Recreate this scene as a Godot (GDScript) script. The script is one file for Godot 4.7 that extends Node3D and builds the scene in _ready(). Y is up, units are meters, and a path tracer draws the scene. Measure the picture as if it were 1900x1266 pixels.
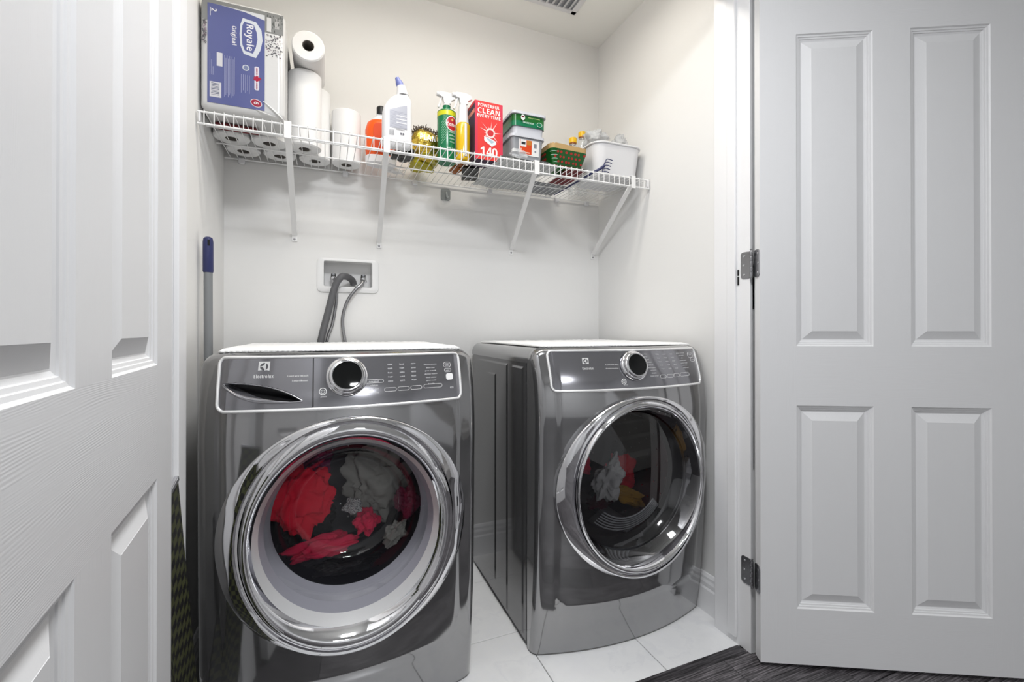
extends Node3D

# ---------------------------------------------------------------- mesh builder
class G:
	var V := PackedVector3Array()
	var N := PackedVector3Array()
	var U := PackedVector2Array()
	var C := PackedColorArray()
	var I := PackedInt32Array()
	var col := Color.WHITE
	var xf := Transform3D()
	var nb := Basis()

	func at(t: Transform3D) -> G:
		xf = t
		nb = t.basis.inverse().transposed()
		return self

	func vert(p: Vector3, n: Vector3, uv := Vector2.ZERO) -> int:
		V.append(xf * p)
		N.append((nb * n).normalized())
		U.append(uv)
		C.append(col)
		return V.size() - 1

	func tri(a: int, b: int, c: int) -> void:
		var cr := (V[b] - V[a]).cross(V[c] - V[a])
		if cr.length_squared() < 1e-18:
			return
		if cr.dot(N[a] + N[b] + N[c]) > 0.0:
			I.append_array([a, c, b])
		else:
			I.append_array([a, b, c])

	func quad(a: Vector3, b: Vector3, c: Vector3, d: Vector3, n: Vector3, uv := [Vector2(0, 0), Vector2(1, 0), Vector2(1, 1), Vector2(0, 1)]) -> void:
		var i := vert(a, n, uv[0])
		vert(b, n, uv[1])
		vert(c, n, uv[2])
		vert(d, n, uv[3])
		tri(i, i + 1, i + 2)
		tri(i, i + 2, i + 3)

	# smooth patch; mode 0: normals along ref, 1: away from the point ref, 2: towards it
	func grid(R: int, K: int, f: Callable, ref: Vector3, mode := 0, keep = null, us := 1.0, vs := 1.0) -> void:
		var P := PackedVector3Array()
		for i in R + 1:
			for j in K + 1:
				P.append(f.call(float(i) / R, float(j) / K))
		var M := PackedVector3Array()
		M.resize(P.size())
		var w := K + 1
		for i in R:
			for j in K:
				var a := i * w + j
				var nn := (P[a + w + 1] - P[a]).cross(P[a + w] - P[a + 1])
				for q in [a, a + 1, a + w, a + w + 1]:
					M[q] += nn
		var closed := true
		for i in R + 1:
			if P[i * w].distance_to(P[i * w + K]) > 1e-5:
				closed = false
		if closed:
			for i in R + 1:
				var s := M[i * w] + M[i * w + K]
				M[i * w] = s
				M[i * w + K] = s
		for row in [0, R]:                                     # poles
			if P[row * w].distance_to(P[row * w + K / 2]) < 1e-6 and P[row * w].distance_to(P[row * w + K / 4]) < 1e-6:
				var s := Vector3.ZERO
				for j in w:
					s += M[row * w + j]
				for j in w:
					M[row * w + j] = s
		var score := 0.0
		for k in P.size():
			score += M[k].dot(ref if mode == 0 else (P[k] - ref) * (1.0 if mode == 1 else -1.0))
		var sg := 1.0 if score >= 0.0 else -1.0
		var first := V.size()
		for i in R + 1:
			for j in w:
				vert(P[i * w + j], M[i * w + j] * sg, Vector2(float(j) / K * us, float(i) / R * vs))
		for i in R:
			for j in K:
				if keep != null and not keep.call((P[i * w + j] + P[(i + 1) * w + j + 1]) * 0.5):
					continue
				var a := first + i * w + j
				tri(a, a + 1, a + w + 1)
				tri(a, a + w + 1, a + w)

	func rbox(size: Vector3, r := 0.003, c := Vector3.ZERO, k := 1) -> void:
		var h := size * 0.5
		r = minf(r, minf(h.x, minf(h.y, h.z)) * 0.98)
		for ax in 3:
			for s in [-1.0, 1.0]:
				var b := (ax + 1) % 3
				var d := (ax + 2) % 3
				var tb := _ticks(h[b], r, k)
				var td := _ticks(h[d], r, k)
				var first := V.size()
				for y in td:
					for x in tb:
						var p := Vector3.ZERO
						p[ax] = h[ax] * s
						p[b] = x
						p[d] = y
						var inner := p.clamp(-h + Vector3.ONE * r, h - Vector3.ONE * r)
						var n := (p - inner).normalized()
						vert(c + inner + n * r, n, Vector2(x, y))
				var w := tb.size()
				for i in td.size() - 1:
					for j in w - 1:
						var a := first + i * w + j
						tri(a, a + 1, a + w + 1)
						tri(a, a + w + 1, a + w)

	func _ticks(h: float, r: float, k: int) -> PackedFloat32Array:
		var o := PackedFloat32Array()
		for i in k + 1:
			o.append(-h + r * float(i) / k)
		for i in k + 1:
			o.append(h - r * float(k - i) / k)
		return o

	# profile (radius, height) round the y axis; outward normals when walked bottom axis -> outside -> top axis
	func lathe(prof: Array, segs := 32, crease := 0.6) -> void:
		var runs := []
		var run := [prof[0]]
		for i in range(1, prof.size()):
			run.append(prof[i])
			if i < prof.size() - 1:
				var t0: Vector2 = (prof[i] - prof[i - 1]).normalized()
				var t1: Vector2 = (prof[i + 1] - prof[i]).normalized()
				if absf(t0.angle_to(t1)) > crease:
					runs.append(run)
					run = [prof[i]]
		runs.append(run)
		for q in runs:
			var first := V.size()
			for i in q.size():
				var t := Vector2.ZERO
				if i > 0:
					t += (q[i] - q[i - 1]).normalized()
				if i < q.size() - 1:
					t += (q[i + 1] - q[i]).normalized()
				t = t.normalized()
				for j in segs + 1:
					var a := TAU * j / segs
					var e := Vector3(cos(a), 0, sin(a))
					vert(e * q[i].x + Vector3(0, q[i].y, 0), e * t.y - Vector3(0, t.x, 0), Vector2(float(j) / segs, q[i].y))
			for i in q.size() - 1:
				for j in segs:
					var a: int = first + i * (segs + 1) + j
					tri(a, a + 1, a + segs + 2)
					tri(a, a + segs + 2, a + segs + 1)

	func tube(path: PackedVector3Array, rad, segs := 8, closed := false, caps := true) -> void:
		var n := path.size()
		var up := Vector3.UP
		var t0 := (path[1] - path[0]).normalized()
		if absf(t0.dot(up)) > 0.9:
			up = Vector3.RIGHT
		var side := t0.cross(up).normalized()
		var first := V.size()
		for i in n:
			var t: Vector3
			if closed:
				t = (path[(i + 1) % n] - path[(i - 1 + n) % n]).normalized()
			else:
				t = (path[mini(i + 1, n - 1)] - path[maxi(i - 1, 0)]).normalized()
			side = (side - t * side.dot(t)).normalized()
			var o := t.cross(side)
			var r: float = rad.call(float(i) / (n - 1)) if rad is Callable else rad
			for j in segs + 1:
				var a := TAU * j / segs
				var e := side * cos(a) + o * sin(a)
				vert(path[i] + e * r, e, Vector2(float(j) / segs, float(i)))
			if caps and not closed and (i == 0 or i == n - 1):
				var cn := -t if i == 0 else t
				var c := vert(path[i], cn)
				for j in segs + 1:
					var a := TAU * j / segs
					vert(path[i] + (side * cos(a) + o * sin(a)) * r, cn)
				for j in segs:
					tri(c, c + 1 + j, c + 2 + j)
				if i == 0:
					first = V.size() - segs - 2 - (segs + 1)
		# rings sit at known strides
		var ring := PackedInt32Array()
		var pos := first
		for i in n:
			ring.append(pos)
			pos += segs + 1
			if caps and not closed and (i == 0 or i == n - 1):
				pos += segs + 2
		for i in (n if closed else n - 1):
			for j in segs:
				var a := ring[i] + j
				var b := ring[(i + 1) % n] + j
				tri(a, a + 1, b + 1)
				tri(a, b + 1, b)

	# outline in x, y extruded from z0 to z1
	func prism(poly: PackedVector2Array, z0: float, z1: float, smooth := false) -> void:
		var idx := Geometry2D.triangulate_polygon(poly)
		for f in [[z1, Vector3.BACK], [z0, Vector3.FORWARD]]:
			if is_equal_approx(z0, z1) and f[1] == Vector3.FORWARD:
				continue
			var first := V.size()
			for p in poly:
				vert(Vector3(p.x, p.y, f[0]), f[1], p)
			for i in range(0, idx.size(), 3):
				tri(first + idx[i], first + idx[i + 1], first + idx[i + 2])
		if is_equal_approx(z0, z1):
			return
		var sg := -1.0 if Geometry2D.is_polygon_clockwise(poly) else 1.0
		var m := poly.size()
		for i in m:
			var a := poly[i]
			var b := poly[(i + 1) % m]
			var n0 := Vector2(b.y - a.y, a.x - b.x).normalized() * sg
			var na := n0
			var nbb := n0
			if smooth:
				var pa := poly[(i - 1 + m) % m]
				var pb := poly[(i + 2) % m]
				na = (n0 + Vector2(a.y - pa.y, pa.x - a.x).normalized() * sg).normalized()
				nbb = (n0 + Vector2(pb.y - b.y, b.x - pb.x).normalized() * sg).normalized()
			var k := vert(Vector3(a.x, a.y, z0), Vector3(na.x, na.y, 0))
			vert(Vector3(b.x, b.y, z0), Vector3(nbb.x, nbb.y, 0))
			vert(Vector3(b.x, b.y, z1), Vector3(nbb.x, nbb.y, 0))
			vert(Vector3(a.x, a.y, z1), Vector3(na.x, na.y, 0))
			tri(k, k + 1, k + 2)
			tri(k, k + 2, k + 3)

	func rect(x0: float, y0: float, x1: float, y1: float, z := 0.0) -> void:
		quad(Vector3(x0, y0, z), Vector3(x1, y0, z), Vector3(x1, y1, z), Vector3(x0, y1, z), Vector3.BACK)

	func disc(cx: float, cy: float, rx: float, ry: float, z := 0.0, n := 24, turn := 0.0) -> void:
		var p := PackedVector2Array()
		for i in n:
			var a := TAU * i / n
			p.append(Vector2(cx, cy) + Vector2(cos(a) * rx, sin(a) * ry).rotated(turn))
		prism(p, z, z)

	func pill(x0: float, y0: float, x1: float, y1: float, r: float, z := 0.0, z0 := INF) -> void:
		prism(G.rr(x0, y0, x1, y1, r), z if z0 == INF else z0, z)

	static func rr(x0: float, y0: float, x1: float, y1: float, r: float, k := 6) -> PackedVector2Array:
		var p := PackedVector2Array()
		for c in [[x1 - r, y1 - r, 0.0], [x0 + r, y1 - r, 0.25], [x0 + r, y0 + r, 0.5], [x1 - r, y0 + r, 0.75]]:
			for i in k + 1:
				var a: float = TAU * (c[2] + 0.25 * i / k)
				p.append(Vector2(c[0] + cos(a) * r, c[1] + sin(a) * r))
		return p

	# lettering, centred on (0, 0) of t, h high and (when w > 0) w wide
	func text(s: String, t: Transform3D, h: float, w := 0.0, weight := 700, bend = null) -> void:
		var tm := TextMesh.new()
		var f := SystemFont.new()
		f.font_names = PackedStringArray(["Droid Sans"])
		f.font_weight = weight
		tm.font = f
		tm.text = s
		tm.font_size = 32
		tm.pixel_size = 0.01
		tm.depth = 0.0
		tm.curve_step = 2.0
		var a := tm.get_mesh_arrays()
		var vs: PackedVector3Array = a[Mesh.ARRAY_VERTEX]
		var ii = a[Mesh.ARRAY_INDEX]
		if vs.is_empty():
			return
		var lo := vs[0]
		var hi := vs[0]
		for v in vs:
			lo = lo.min(v)
			hi = hi.max(v)
		var sy := h / (hi.y - lo.y)
		var sx := w / (hi.x - lo.x) if w > 0.0 else sy
		var mid := (lo + hi) * 0.5
		var first := V.size()
		for v in vs:
			var p := t * Vector3((v.x - mid.x) * sx, (v.y - mid.y) * sy, 0)
			var n := t.basis.z
			if bend != null:
				var pn = bend.call(p)
				p = pn[0]
				n = pn[1]
			vert(p, n)
		if ii == null:
			ii = range(vs.size())
		for i in range(0, ii.size(), 3):
			tri(first + ii[i], first + ii[i + 1], first + ii[i + 2])

	func mesh() -> ArrayMesh:
		var a := []
		a.resize(Mesh.ARRAY_MAX)
		a[Mesh.ARRAY_VERTEX] = V
		a[Mesh.ARRAY_NORMAL] = N
		a[Mesh.ARRAY_TEX_UV] = U
		a[Mesh.ARRAY_COLOR] = C
		a[Mesh.ARRAY_INDEX] = I
		var m := ArrayMesh.new()
		m.add_surface_from_arrays(Mesh.PRIMITIVE_TRIANGLES, a)
		return m


# ---------------------------------------------------------------- helpers
var M := {}
var used := {}
var rng := RandomNumberGenerator.new()

func lin(r: float, g: float, b: float) -> Color:
	return Color(r, g, b).srgb_to_linear()

func mk(key: String, c: Color, rough := 0.5, metal := 0.0) -> StandardMaterial3D:
	var m := StandardMaterial3D.new()
	m.resource_name = key
	m.albedo_color = c
	m.roughness = rough
	m.metallic = metal
	M[key] = m
	return m

func numbered(called: String) -> String:
	if not used.has(called):
		used[called] = 0
		return called
	used[called] += 1
	return "%s_%03d" % [called, used[called]]

func meta(o: Node, label: String, category: String, group := "", kind := "") -> void:
	if label: o.set_meta("label", label)
	if category: o.set_meta("category", category)
	if group: o.set_meta("group", group)
	if kind: o.set_meta("kind", kind)

func thing(called: String, label: String, category: String, pos := Vector3.ZERO, turn := 0.0, group := "") -> Node3D:
	var o := Node3D.new()
	o.name = numbered(called)
	add_child(o)
	o.position = pos
	o.rotation.y = turn
	meta(o, label, category, group)
	return o

func part(called: String, g: G, m: Material, parent: Node3D, label := "") -> MeshInstance3D:
	var o := MeshInstance3D.new()
	o.name = called
	o.mesh = g.mesh()
	o.material_override = m
	parent.add_child(o, true)
	if label: o.set_meta("label", label)
	return o

func single(called: String, g: G, m: Material, label: String, category: String, pos := Vector3.ZERO, turn := 0.0, group := "") -> MeshInstance3D:
	var o := part(numbered(called), g, m, self)
	o.position = pos
	o.rotation.y = turn
	meta(o, label, category, group)
	return o

func struct(called: String, g: G, m: Material, label := "", category := "") -> MeshInstance3D:
	var o := part(called, g, m, self)
	meta(o, label, category, "", "structure")
	return o

func box(lo: Vector3, hi: Vector3, r := 0.001) -> G:
	var g := G.new()
	g.rbox(hi - lo, r, (lo + hi) * 0.5)
	return g

func T(p: Vector3, rot := Vector3.ZERO, s := Vector3.ONE) -> Transform3D:
	return Transform3D(Basis.from_euler(rot) * Basis.from_scale(s), p)

func smooth_path(pts: Array, n := 8) -> PackedVector3Array:
	var o := PackedVector3Array()
	for i in pts.size() - 1:
		var a: Vector3 = pts[maxi(i - 1, 0)]
		var b: Vector3 = pts[i]
		var c: Vector3 = pts[i + 1]
		var d: Vector3 = pts[mini(i + 2, pts.size() - 1)]
		for k in n:
			o.append(b.cubic_interpolate(c, a, d, float(k) / n))
	o.append(pts[-1])
	return o

func noise_tex(freq: float, octaves: int, ramp: Array, size := 512, seedv := 1, kind := FastNoiseLite.TYPE_SIMPLEX_SMOOTH, warp := 0.0) -> NoiseTexture2D:
	var n := FastNoiseLite.new()
	n.seed = seedv
	n.noise_type = kind
	n.frequency = freq
	n.fractal_octaves = octaves
	if warp > 0.0:
		n.domain_warp_enabled = true
		n.domain_warp_amplitude = warp
	var t := NoiseTexture2D.new()
	t.width = size
	t.height = size
	t.seamless = true
	t.noise = n
	if ramp.size():
		var gr := Gradient.new()
		gr.offsets = PackedFloat32Array(ramp.map(func(x): return x[0]))
		gr.colors = PackedColorArray(ramp.map(func(x): return x[1]))
		t.color_ramp = gr
	return t

func grain_image(w: int, h: int, fx: float, fy: float, seedv: int) -> ImageTexture:
	var n := FastNoiseLite.new()
	n.seed = seedv
	n.frequency = 1.0
	n.fractal_octaves = 2
	var im := Image.create(w, h, false, Image.FORMAT_L8)
	for y in h:
		for x in w:
			var wob := n.get_noise_2d(x * fx * 0.35, y * fy * 0.04 + 50.0) * 3.0
			var amp := 0.55 + 0.9 * n.get_noise_2d(x * fx * 0.8 + 90.0, y * fy * 0.12)
			var v := sin((y * fy + wob) * TAU) * 0.5 * clampf(amp, 0.1, 1.0) + n.get_noise_2d(x * fx * 1.2, y * fy * 1.3) * 0.3
			im.set_pixel(x, y, Color(clampf(0.5 + v * 0.5, 0, 1), 0, 0))
	return ImageTexture.create_from_image(im)

const CLOSET := Vector3(0.45, 2.40, -1.36)

func _ready() -> void:
	rng.seed = 7
	camera_and_light()
	materials()
	room()
	doors()
	machine(Vector3(0.06, 0, -1.305), true)
	machine(Vector3(0.945, 0, -1.305), false)
	laundry()
	covers()
	shelf()
	paper_goods()
	cleaners()
	right_end()
	wall_things()


func camera_and_light() -> void:
	var cam := Camera3D.new()
	cam.name = "camera"
	add_child(cam)
	cam.projection = Camera3D.PROJECTION_FRUSTUM
	cam.near = 0.05
	cam.far = 50.0
	cam.size = 2.0 * 633.0 / 837.2 * cam.near
	cam.frustum_offset = Vector2(0, (608.45 - 633.0) / 837.2 * cam.near)
	cam.position = Vector3(0, 1.036, 0)
	cam.rotation = Vector3(deg_to_rad(0.2054), deg_to_rad(-22.335), 0)
	cam.current = true

	var we := WorldEnvironment.new()
	we.name = "environment"
	var e := Environment.new()
	e.background_mode = Environment.BG_COLOR
	e.background_color = Color(0.5, 0.5, 0.5)
	e.tonemap_mode = Environment.TONE_MAPPER_LINEAR
	e.tonemap_exposure = 1.0
	e.sdfgi_enabled = true
	e.ssao_enabled = true
	e.ssil_enabled = true
	we.environment = e
	add_child(we)

	# ceiling fittings: one in the closet (warm), two in the hall (neutral)
	lamp("closet_ceiling_light", CLOSET, Vector2(1.10, 0.11), Color(1.0, 0.975, 0.93), 0.66, "long warm strip light on the closet ceiling just inside the doorway")
	lamp("hall_ceiling_light", Vector3(0.28, 2.40, -0.36), Vector2(0.36, 0.36), Color(0.985, 0.992, 1.0), 2.4, "square flush light on the hall ceiling nearest the laundry doorway")
	lamp("hall_ceiling_light", Vector3(0.6, 2.40, 2.9), Vector2(0.45, 0.45), Color(0.985, 0.992, 1.0), 4.6, "square flush light on the hall ceiling farther from the laundry doorway")


func lamp(called: String, p: Vector3, size: Vector2, c: Color, energy: float, label: String) -> void:
	var o := thing(called, label, "ceiling light", Vector3(p.x, HC, p.z))
	var m := mk(called + "_glow" + str(p.z), Color(0.95, 0.95, 0.93), 0.4)
	m.emission_enabled = true
	m.emission = c
	m.emission_energy_multiplier = 3.0
	var g := G.new()
	g.rbox(Vector3(size.x + 0.05, 0.026, size.y + 0.05), 0.006, Vector3(0, -0.0125, 0), 2)
	part("base", g, mk("lamp_base", Color(0.9, 0.9, 0.9), 0.4), o)
	g = G.new()
	g.rbox(Vector3(size.x, 0.055, size.y), 0.02, Vector3(0, -0.05, 0), 4)
	part("shade", g, m, o)
	var l := AreaLight3D.new()
	l.name = called + "_source"
	l.area_size = size * 0.95
	l.area_normalize_energy = true
	l.light_color = c
	l.light_energy = energy
	l.shadow_enabled = true
	l.area_range = 12.0
	l.rotation.x = -PI / 2
	l.position = Vector3(p.x, HC - 0.084, p.z)
	add_child(l, true)


func materials() -> void:
	var wall := mk("wall_paint", Color(0.897, 0.895, 0.89), 0.75)
	wall.heightmap_enabled = true
	wall.heightmap_texture = noise_tex(0.05, 3, [], 256, 5)
	wall.heightmap_scale = 0.02
	wall.uv1_triplanar = true
	wall.uv1_world_triplanar = true
	wall.uv1_scale = Vector3.ONE * 2.0
	mk("ceiling_paint", Color(0.96, 0.96, 0.945), 0.9)
	mk("hall_paint", Color(0.92, 0.92, 0.92), 0.8)
	mk("trim_paint", Color(0.93, 0.93, 0.935), 0.35)
	var dr := mk("door_rail", Color(0.90, 0.90, 0.905), 0.42)
	dr.heightmap_enabled = true
	dr.heightmap_texture = grain_image(512, 512, 0.007, 0.15, 3)
	dr.heightmap_scale = 0.017
	dr.uv1_scale = Vector3(1.6, 4.4, 1)
	mk("door_panel", Color(0.92, 0.92, 0.925), 0.42)
	var tile := mk("marble_tile", Color(1, 1, 1), 0.22)
	tile.albedo_texture = noise_tex(0.006, 5, [[0.0, Color(0.93, 0.93, 0.935)], [0.42, Color(0.965, 0.965, 0.965)], [0.5, Color(0.94, 0.94, 0.945)], [0.56, Color(0.965, 0.965, 0.965)], [1.0, Color(0.945, 0.945, 0.95)]], 512, 11, FastNoiseLite.TYPE_SIMPLEX_SMOOTH, 40.0)
	tile.uv1_triplanar = true
	tile.uv1_world_triplanar = true
	tile.uv1_scale = Vector3.ONE * 1.1
	mk("grout", Color(0.60, 0.60, 0.60), 0.9)
	for k in 3:
		var pl := mk("plank%d" % k, [Color(0.46, 0.45, 0.465), Color(0.38, 0.37, 0.385), Color(0.54, 0.53, 0.545)][k], 0.42)
		pl.albedo_texture = grain_color(21 + k)
		pl.uv1_scale = Vector3(0.9, 7.0, 1)
	mk("gap_dark", Color(0.05, 0.05, 0.05), 0.8)
	# appliances
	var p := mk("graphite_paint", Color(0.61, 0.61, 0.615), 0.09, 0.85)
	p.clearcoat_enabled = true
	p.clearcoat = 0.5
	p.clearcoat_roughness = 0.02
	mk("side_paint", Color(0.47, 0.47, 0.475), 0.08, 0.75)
	var cp := mk("console", Color(0.56, 0.56, 0.58), 0.15, 0.8)
	cp.clearcoat_enabled = true
	cp.clearcoat = 0.6
	cp.clearcoat_roughness = 0.05
	mk("chrome", Color(0.93, 0.93, 0.94), 0.045, 1.0)
	mk("satin_chrome", Color(0.85, 0.85, 0.86), 0.2, 1.0)
	mk("bright_metal", Color(0.96, 0.96, 0.96), 0.3, 0.35)
	mk("gasket", Color(0.60, 0.60, 0.635), 0.25)
	mk("black_plastic", Color(0.07, 0.07, 0.075), 0.3)
	mk("display_glass", Color(0.03, 0.035, 0.04), 0.05)
	mk("drum_steel", Color(0.33, 0.33, 0.34), 0.3, 0.9)
	mk("white_print", Color(0.95, 0.95, 0.95), 0.5)
	mk("grey_print", Color(0.8, 0.8, 0.82), 0.5)
	var gl := mk("washer_glass", Color(0.5, 0.5, 0.55, 0.04), 0.02)
	gl.transparency = BaseMaterial3D.TRANSPARENCY_ALPHA
	var gd := mk("dryer_glass", Color(0.07, 0.07, 0.08, 0.40), 0.02)
	gd.metallic_specular = 1.0
	gd.clearcoat_enabled = true
	gd.clearcoat = 1.0
	gd.clearcoat_roughness = 0.01
	gd.transparency = BaseMaterial3D.TRANSPARENCY_ALPHA
	# goods
	mk("white_wire", Color(0.93, 0.93, 0.93), 0.35)
	mk("white_plastic", Color(0.86, 0.86, 0.87), 0.35)
	mk("outlet_plastic", Color(0.90, 0.90, 0.90), 0.45)
	var paper := mk("paper", Color(0.90, 0.90, 0.90), 0.95)
	paper.heightmap_enabled = true
	paper.heightmap_texture = noise_tex(0.12, 2, [], 256, 8)
	paper.heightmap_scale = 0.012
	paper.uv1_triplanar = true
	paper.uv1_scale = Vector3.ONE * 6.0
	mk("core_card", Color(0.50, 0.48, 0.46), 0.9)
	var pr := mk("printed", Color(0.90, 0.90, 0.90), 0.3)
	pr.vertex_color_use_as_albedo = true
	var pm := mk("printed_matte", Color(0.90, 0.90, 0.90), 0.6)
	pm.vertex_color_use_as_albedo = true
	var film := mk("film", Color(0.90, 0.90, 0.90), 0.18)
	film.vertex_color_use_as_albedo = true
	mk("steel", Color(0.62, 0.62, 0.63), 0.25, 1.0)
	mk("hose_grey", Color(0.36, 0.36, 0.37), 0.55)
	mk("orange", Color(0.90, 0.34, 0.05), 0.3)
	mk("green_bottle", Color(0.01, 0.42, 0.26), 0.22)
	mk("yellow_liquid", Color(0.82, 0.66, 0.06), 0.15)
	mk("gold_foil", Color(0.86, 0.74, 0.32), 0.22, 0.9)
	mk("yellow_bag", Color(0.70, 0.66, 0.10), 0.3)
	mk("fringe", Color(0.27, 0.21, 0.14), 0.8)
	mk("black_bag", Color(0.03, 0.03, 0.035), 0.3)
	mk("grey_bag", Color(0.74, 0.75, 0.75), 0.3)
	mk("amber", Color(0.62, 0.33, 0.05), 0.25)
	mk("tub_grey", Color(0.55, 0.56, 0.58), 0.3)
	mk("tub_lid", Color(0.74, 0.75, 0.78), 0.35)
	mk("kraft", Color(0.78, 0.64, 0.42), 0.8)
	mk("cap_yellow", Color(0.95, 0.76, 0.06), 0.35)
	var cb := mk("clear_plastic", Color(0.9, 0.92, 0.93, 0.25), 0.12)
	cb.transparency = BaseMaterial3D.TRANSPARENCY_ALPHA
	var hz := mk("bag_film", Color(0.82, 0.83, 0.84, 0.50), 0.3)
	hz.transparency = BaseMaterial3D.TRANSPARENCY_ALPHA
	mk("navy", Color(0.16, 0.18, 0.36), 0.4)
	mk("pole_grey", Color(0.52, 0.53, 0.54), 0.4, 0.3)
	mk("dark_red", Color(0.40, 0.08, 0.11), 0.7)
	var cc := mk("cover_cloth", Color(0.95, 0.95, 0.95), 0.95)
	cc.heightmap_enabled = true
	cc.heightmap_texture = noise_tex(0.2, 2, [], 256, 9)
	cc.heightmap_scale = 0.15
	cc.uv1_triplanar = true
	cc.uv1_scale = Vector3.ONE * 5.0
	for c in [["cloth_red", Color(0.92, 0.08, 0.22)], ["cloth_pink", Color(0.90, 0.16, 0.34)], ["cloth_grey", Color(0.64, 0.64, 0.62)], ["cloth_black", Color(0.08, 0.08, 0.085)], ["cloth_maroon", Color(0.42, 0.05, 0.20)], ["cloth_light", Color(0.78, 0.78, 0.79)], ["cloth_ochre", Color(0.66, 0.50, 0.16)], ["cloth_purple", Color(0.52, 0.20, 0.38)], ["carpet", Color(0.82, 0.81, 0.80)]]:
		mk(c[0], c[1], 0.9)


func grain_color(s: int) -> ImageTexture:
	var n := FastNoiseLite.new()
	n.seed = s
	n.frequency = 1.0
	n.fractal_octaves = 3
	var im := Image.create(512, 256, false, Image.FORMAT_RGB8)
	for y in 256:
		for x in 512:
			var v := 0.62 + 0.55 * n.get_noise_2d(x * 0.012, y * 0.11) + 0.3 * n.get_noise_2d(x * 0.05, y * 0.5)
			v = clampf(v, 0.15, 1.0)
			im.set_pixel(x, y, Color(v, v * 0.985, v * 0.99))
	return ImageTexture.create_from_image(im)


# ---------------------------------------------------------------- the setting
const XL := -0.3585
const XR := 1.2985
const ZB := -1.985
const HC := 2.492
const JL := -0.285
const JR := 1.253
const JB := -1.19
const JF := -1.045
const HEAD := 2.20

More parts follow.
